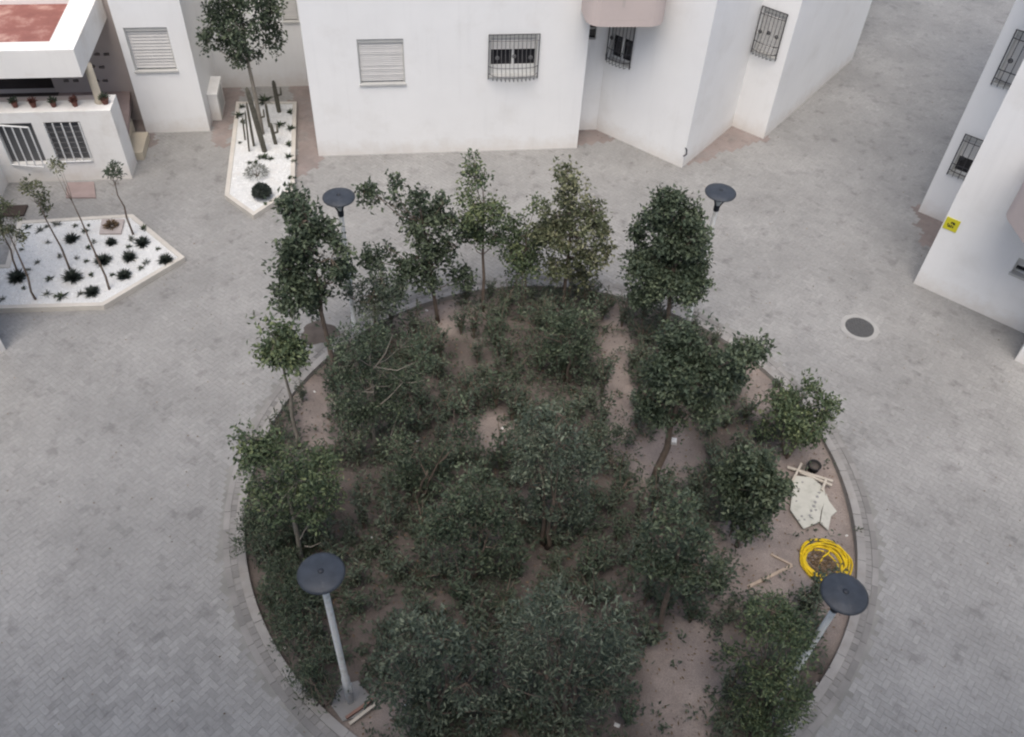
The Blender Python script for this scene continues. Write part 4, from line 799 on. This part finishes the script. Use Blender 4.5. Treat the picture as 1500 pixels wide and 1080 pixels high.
tree('street_tree', 'tall tree with a round dark crown growing among the cacti in the recess', 'tree', (384, 196), [(350, 40, 34), (312, 32, 24), (305, 62, 14), (390, 62, 24), (362, 84, 18), (338, 70, 22), (335, 5, 32), (378, 8, 32), (400, 30, 18), (350, -40, 40), (385, -35, 30), (318, -25, 28), (355, -80, 30)], 'leaf_dark', .10, .065, z=ZG, trunk=.05, seed=50, bark='pale_bark', dens=.48)
# saplings on the pointed bed
SG = 'staked saplings on the pointed gravel bed'
for k, (bp, lobes, lf, lab) in enumerate((((52, 438), [(12, 320, 14), (20, 345, 13), (8, 345, 12), (2, 300, 14)], 'leaf_olive', 'sapling with a leaning thin stem at the outer end of the pointed bed'), ((29, 402), [(0, 330, 13), (-8, 312, 14), (6, 352, 10)], 'leaf_olive', 'sapling rooted behind a dark rosette at the outer end of the pointed bed'),
                                     ((102, 394), [(48, 275, 14), (42, 290, 14), (58, 290, 12), (64, 305, 8)], 'leaf_olive', 'sapling with a drooping olive crown and the thickest stem on the pointed bed'), ((160, 424), [(86, 245, 9), (92, 252, 9), (82, 254, 7)], 'leaf_olive', 'tall thin sapling with a tiny crown before the barred windows'),
                                     ((195, 343), [(165, 245, 10), (158, 258, 9), (170, 256, 9), (157, 266, 6)], 'leaf_dark', 'sapling with a small dark crown beside the house corner'))):
    tree('sapling', lab, 'sapling', bp, lobes, lf, .085, .04, z=ZG, trunk=.022, seed=60 + k, dens=.55, group=SG, sig=.05)
# slab with a dry clump on the gravel
tg = [G(p, q_, ZG) for p, q_ in ((146, 344), (178, 344), (183, 323), (150, 323))]; t = empty('inspection_slab', (*np.mean(tg, 0), ZG), 'pinkish square slab with a dry brown clump on the white gravel', 'slab')
part(MB().prism(tg, ZG - .05, ZG + .045), 'slab', 'beige_slab', t)
cc = np.mean(tg, 0); nl = 260; dv = unit(rg.normal(0, 1, (nl, 3))); dv[:, 2] = abs(dv[:, 2]); Vt, Fc, tt = leaf_arrays(np.array([*cc, ZG + .05]) + dv * np.array([.13, .13, .1]) * rg.uniform(.3, 1, (nl, 1)), dv, rg.normal(0, 1, (nl, 3)), .08, .03, rg)
o = link('dry_clump', npmesh('dry_clump', Vt, Fc, tt), 'dry_leaf'); adopt(o, t)
# pot plants
for i, t in enumerate(POTS):
    s_ = t['sc']; rng = np.random.default_rng(200 + i); nl = 90; dv = unit(rng.normal(0, 1, (nl, 3))); dv[:, 2] = abs(dv[:, 2]); Vt, Fc, tt = leaf_arrays(np.array([0, 0, .15]) + dv * .09 * s_ * rng.uniform(.2, 1, (nl, 1)), dv, rng.normal(0, .6, (nl, 3)) + np.array([0, 0, 1]), .06, .035, rng)
    link('leaves', npmesh('pot_leaves', Vt, Fc, tt), 'terracotta' if i % 2 else 'leaf_dark', t)
    del t['sc']
# ------------------------------------------------------------------ lamps
LH = 3.95
def lamp(px, py, label):
    g = G(px, py, LH); z = float(soil_z(*g)); t = empty('street_lamp', (*g, z), label, 'street lamp', 'lamps round the garden'); h_ = LH - z
    MB().lathe((0, 0, -.05), [(.062, 0), (.062, .95), (.05, 1.0), (.045, h_ - .42), (.045, h_ - .40)], 16).build('pole', 'pole_paint', t, True)
    MB().box((.055, 0, .55), .012, .035, .11).build('access_hatch', 'pole_paint', t)
    MB().lathe((0, 0, h_ - .46), [(.055, 0), (.06, .02), (.06, .14), (.045, .17), (.04, .17)], 16).build('collar', 'lamp_black', t, True)
    for k in range(4):
        a = PI / 4 + k * PI / 2; ca, sa = math.cos(a), math.sin(a)
        MB().tube([(ca * .045, sa * .045, h_ - .42), (ca * .06, sa * .06, h_ - .32), (ca * .12, sa * .12, h_ - .18), (ca * .20, sa * .20, h_ - .055)], .013, 6).build('arm', 'lamp_black', t)
    MB().lathe((0, 0, h_ - .40), [(.03, 0), (.06, .1), (.075, .2), (.06, .3), (.02, .33)], 14).build('lens', 'lamp_lens', t, True)
    MB().lathe((0, 0, h_ - .07), [(.02, .0), (.24, .0), (.30, .025), (.305, .04), (.27, .062), (.16, .085), (.05, .095), (.01, .096)], 32).build('shade', 'lamp_shade', t, True)
    MB().lathe((0, 0, h_ + .02), [(.04, 0), (.04, .012), (.022, .024), (.006, .027)], 12).build('cap_nut', 'lamp_black', t, True)
    MB().lathe((0, 0, -.03), [(.12, 0), (.12, .05), (.10, .055), (.07, .055)], 12).build('base_plate', 'pole_paint', t)
    return t, g, z
lamp(496, 287, 'street lamp with disc shade behind the tapering tree beside the dark mound')
lamp(1056, 280, 'street lamp with disc shade behind the dense dark oval tree')
_, g3, z3 = lamp(470, 838, 'street lamp with disc shade on a hexagonal concrete footing')
lamp(1238, 868, 'street lamp with disc shade beside the yellow hose')
poly = [g3 + np.array([.30 * math.cos(a + .3) * (1 + .12 * math.sin(3 * a)), .34 * math.sin(a + .3)]) for a in np.linspace(0, 2 * PI, 7)[:-1]]
tag(MB().prism(poly, z3 - .06, z3 + .05).build('lamp_footing', 'concrete'), 'grey hexagonal concrete footing under a street lamp', 'footing')
def plank(a, b, w_, h_, name, m, label, cat, group=None, za=None, zb=None):
    """timber between two pixels lying on the soil"""
    A_ = G(*a, 0); B_ = G(*b, 0); zA = float(soil_z(*A_)) + h_ * .6 if za is None else za; zB = float(soil_z(*B_)) + h_ * .6 if zb is None else zb
    p, q = np.array([*G(*a, zA), zA]), np.array([*G(*b, zB), zB]); d_ = q - p; L = np.linalg.norm(d_); d_ /= L; sd_ = unit(np.cross(d_, (0, 0, 1.0))); up = np.cross(sd_, d_)
    o = MB().obox((p + q) / 2, d_, sd_, up, L / 2, w_ / 2, h_ / 2).build(name, m); return tag(o, label, cat, group)
plank((507, 1052), (547, 1024), .045, .05, 'timber_batten', 'brick_red', 'reddish batten next to the lamp footing', 'batten', za=.0, zb=.0)
plank((512, 1061), (551, 1031), .05, .04, 'timber_batten', 'pale_timber', 'pale batten lying parallel to the reddish batten by the lamp footing', 'batten', za=-.02, zb=-.02)
# low dark mound on the kerb
hp = G(468, 488); V = [(hp[0], hp[1], .10)]; nn = 22
for j, (rf_, zf) in enumerate(((.35, .085), (.7, .045), (1.0, .004))):
    for k in range(nn):
        a = 2 * PI * k / nn; ir = 1 + .12 * math.sin(3 * a + 1) + .06 * math.sin(7 * a); p = hp + (U * .42 * math.cos(a) - Vv * .36 * math.sin(a)) * rf_ * ir; V.append((p[0], p[1], zf + (.012 * random.random() if j < 2 else 0)))
mb = MB().add(V, [(0, 1 + (k + 1) % nn, 1 + k) for k in range(nn)] + [(1 + j * nn + k, 1 + j * nn + (k + 1) % nn, 1 + (j + 1) * nn + (k + 1) % nn, 1 + (j + 1) * nn + k) for j in (0, 1) for k in range(nn)])
tag(mb.build('dark_mound', 'dark_brown', None, True), 'low dark mound on the paving at the garden edge', 'dirt heap')
# ------------------------------------------------------------------ building rubbish on the soil
cr = lambda x, y: (1130 + x / 5.143, 650 + y / 5.143)
def flat_board(pxs, z, th, name, m, label, tilt=0.0):
    g = [G(*cr(*p), z) for p in pxs]; n = len(g); c0 = np.mean(g, 0)
    ar = sum(g[i][0] * g[(i + 1) % n][1] - g[(i + 1) % n][0] * g[i][1] for i in range(n))
    if ar < 0: g = g[::-1]
    return tag(MB().hexa([(*p, z + tilt * (p[0] - c0[0])) for p in g], [(*p, z + th + tilt * (p[0] - c0[0])) for p in g]).build(name, m), label, 'board')
bd = flat_board([(170, 245), (300, 262), (395, 345), (405, 420), (370, 520), (358, 598), (240, 645), (140, 500), (152, 400)], -.045, .03, 'broken_board', 'plaster_board', 'large broken pale plaster board with grey smears on the soil', .03)
flat_board([(410, 380), (432, 440), (490, 515), (445, 555), (425, 660), (366, 602), (378, 520)], -.052, .03, 'broken_board', 'plaster_board', 'smaller pointed broken plaster board beside the larger one', -.03)
sm_ = MB()
for (x, y, r_) in ((360, 370, 12), (345, 400, 13), (330, 440, 14), (320, 470, 15), (300, 505, 12), (335, 500, 10), (290, 540, 12), (230, 545, 11), (210, 575, 9), (250, 570, 9), (235, 290, 9), (210, 340, 8), (190, 430, 8)):
    c0 = G(*cr(x, y), -.01); rr_ = r_ / 5.143 * .0115; bo = [(c0[0] + rr_ * (1 + .35 * math.sin(3.1 * k + x)) * math.cos(k * PI / 4), c0[1] + rr_ * (1 + .3 * math.cos(2 * k + y)) * math.sin(k * PI / 4)) for k in range(8)]
    xc = np.mean([G(*cr(*p), -.045) for p in [(170, 245), (300, 262), (395, 345), (405, 420), (370, 520), (358, 598), (240, 645), (140, 500), (152, 400)]], 0)[0]
    zt = -.015 + .03 * (c0[0] - xc) + .002; sm_.prism(bo, zt - .004, zt + .003)
o = sm_.build('smear', 'concrete'); o.parent = bd
TB = 'loose battens by the broken board'
plank(cr(120, 178), cr(462, 285), .05, .035, 'timber_batten', 'pale_timber', 'upper of two long parallel battens behind the broken board', 'batten', TB, -.01, .0)
plank(cr(215, 215), cr(455, 315), .05, .035, 'timber_batten', 'pale_timber', 'lower of two long parallel battens behind the broken board', 'batten', TB, -.015, -.01)
plank(cr(228, 148), cr(112, 372), .04, .025, 'timber_batten', 'pale_timber', 'thin batten lying across the left ends of the long battens', 'batten', TB, .03, .03)
plank(cr(412, 270), cr(382, 352), .045, .025, 'timber_batten', 'pale_timber', 'short batten crossing the right ends of the long battens', 'batten', TB, .035, .035)
plank((1129, 812), (1160, 828), .035, .03, 'timber_batten', 'timber', 'short brown batten meeting a longer one beside the hose', 'batten')
plank((1160, 829), (1096, 860), .055, .035, 'timber_batten', 'timber', 'long brown batten pointing at the hose', 'batten')
bk = G(*cr(312, 190), -.06)
t = empty('plant_tub', (*bk, -.09), 'round black tub of soil behind the battens', 'tub')
MB().lathe((0, 0, 0), [(.10, 0), (.125, .15), (.135, .15), (.135, .17), (.115, .17), (.11, .11)], 18).build('tub', 'charcoal', t, True); MB().lathe((0, 0, .10), [(.108, 0), (.108, .02), (.05, .035), (.01, .04)], 14).build('soil_fill', 'dark_brown', t, True)
# hose
hc, mpp = G(1209, 820), .0107; hz_ = float(soil_z(*hc)); t = empty('garden_hose', (*hc, hz_), 'coiled yellow garden hose lying on the soil', 'hose'); rng = np.random.default_rng(77)
pts_ = []; turns = 13; per = 26
lay = [(.43, .0), (.40, .03), (.37, .0), (.43, .035), (.34, .02), (.39, .065), (.30, .0), (.36, .05), (.41, .075), (.33, .06), (.27, .01), (.37, .085), (.31, .03), (.30, .03)]
offs = rng.normal(0, .03, (turns + 2, 2))
for i in range(turns * per + 1):
    f = i / per; k = int(min(f, turns - 1)); u = f - k; u = max(0, min(1, u)); u2 = u * u * (3 - 2 * u); ra = 1.07 * (lay[k][0] * (1 - u2) + lay[k + 1][0] * u2); zz = lay[k][1] * (1 - u2) + lay[k + 1][1] * u2; of_ = offs[k] * (1 - u2) + offs[k + 1] * u2
    a = 2 * PI * f + 1.0; wv = 1 + .05 * math.sin(2 * a + 1.7 * k) + .025 * math.sin(5 * a + k); pts_.append((hc[0] + ra * wv * math.cos(a) + of_[0], hc[1] + ra * .95 * wv * math.sin(a) + of_[1], hz_ + .018 + zz))
a0_ = pts_[-1]; pts_ += [(hc[0] + .1, hc[1] + .17, hz_ + .07), (hc[0] - .02, hc[1] + .08, hz_ + .05), (hc[0] - .09, hc[1] - .04, hz_ + .02)]
part(MB().tube(pts_, .0155, 7), 'hose', 'hose_yellow', t, True)
part(MB().tube([(pts_[-1][0], pts_[-1][1], pts_[-1][2]), (pts_[-1][0] - .03, pts_[-1][1] - .05, hz_ + .018)], .02, 8), 'nozzle', 'charcoal', t)
nl = 420; a = rg.random(nl) * 6.28; r_ = .27 * np.sqrt(rg.random(nl)); Vt, Fc, tt = leaf_arrays(np.stack([hc[0] - .01 + r_ * np.cos(a), hc[1] - .05 + r_ * np.sin(a) * 1.1, hz_ + .02 + .07 * rg.random(nl) * (1 - r_ / .3)], -1), rg.normal(0, 1, (nl, 3)) * np.array([1, 1, .4]), rg.normal(0, .5, (nl, 3)) + np.array([0, 0, 1]), .075, .035, rg)
tag(link('dry_leaf_pile', npmesh('dry_leaf_pile', Vt, Fc, tt), 'dry_leaf'), 'small pile of dry brown leaves inside the coiled hose', 'leaf pile')
# litter
lg = G(985, 646); lz = float(soil_z(*lg)); mb = MB()
V = [(lg[0] + x, lg[1] + y, lz + z) for x, y, z in ((-.08, -.05, 0), (.09, -.06, 0), (.10, .05, 0), (-.07, .06, 0), (-.075, -.04, .09), (.07, -.06, .07), (.085, .04, .11), (-.06, .05, .10), (.0, .0, .125))]
mb.add(V, [(0, 1, 5, 4), (1, 2, 6, 5), (2, 3, 7, 6), (3, 0, 4, 7), (4, 5, 8), (5, 6, 8), (6, 7, 8), (7, 4, 8), (3, 2, 1, 0)]); tag(mb.build('white_bag', 'litter_white'), 'crumpled white bag beside the trunk of the broad dark tree', 'bag')
for k, (px, py) in enumerate(((460, 570), (478, 665), (487, 671), (411, 797), (417, 826), (545, 786), (548, 808), (572, 808), (877, 820), (1021, 848), (438, 924), (416, 945), (930, 798), (646, 682), (737, 624), (930, 955), (905, 1060), (625, 450), (1200, 998), (1140, 1046), (595, 1030), (612, 643), (1243, 780))):
    g = G(px, py); z = float(soil_z(*g)); s_ = rg.uniform(.02, .04) * (1.4 if py > 1000 else 1); rot = rg.random() * 3
    o = MB().add([(-s_, -s_ * .6, .0), (s_, -s_ * .7, .004), (s_ * 1.1, s_ * .6, .0), (-s_ * .8, s_ * .8, .0), (0, .0, s_ * .8)], [(0, 1, 4), (1, 2, 4), (2, 3, 4), (3, 0, 4), (3, 2, 1, 0)]).build('litter_scrap', 'litter_white')
    o.location = (*g, z + .012); o.rotation_euler = (0, 0, rot); tag(o, 'small white scrap of litter on the garden soil', 'litter', 'scraps of litter in the garden')
# weed at the right hand kerb
wg = G(1257, 777); o = link('kerb_weed', SML[0], None); o.location = (*wg, .0); o.scale = (.8,) * 3; tag(o, 'small dark weed growing in the kerb near the hose', 'weed')
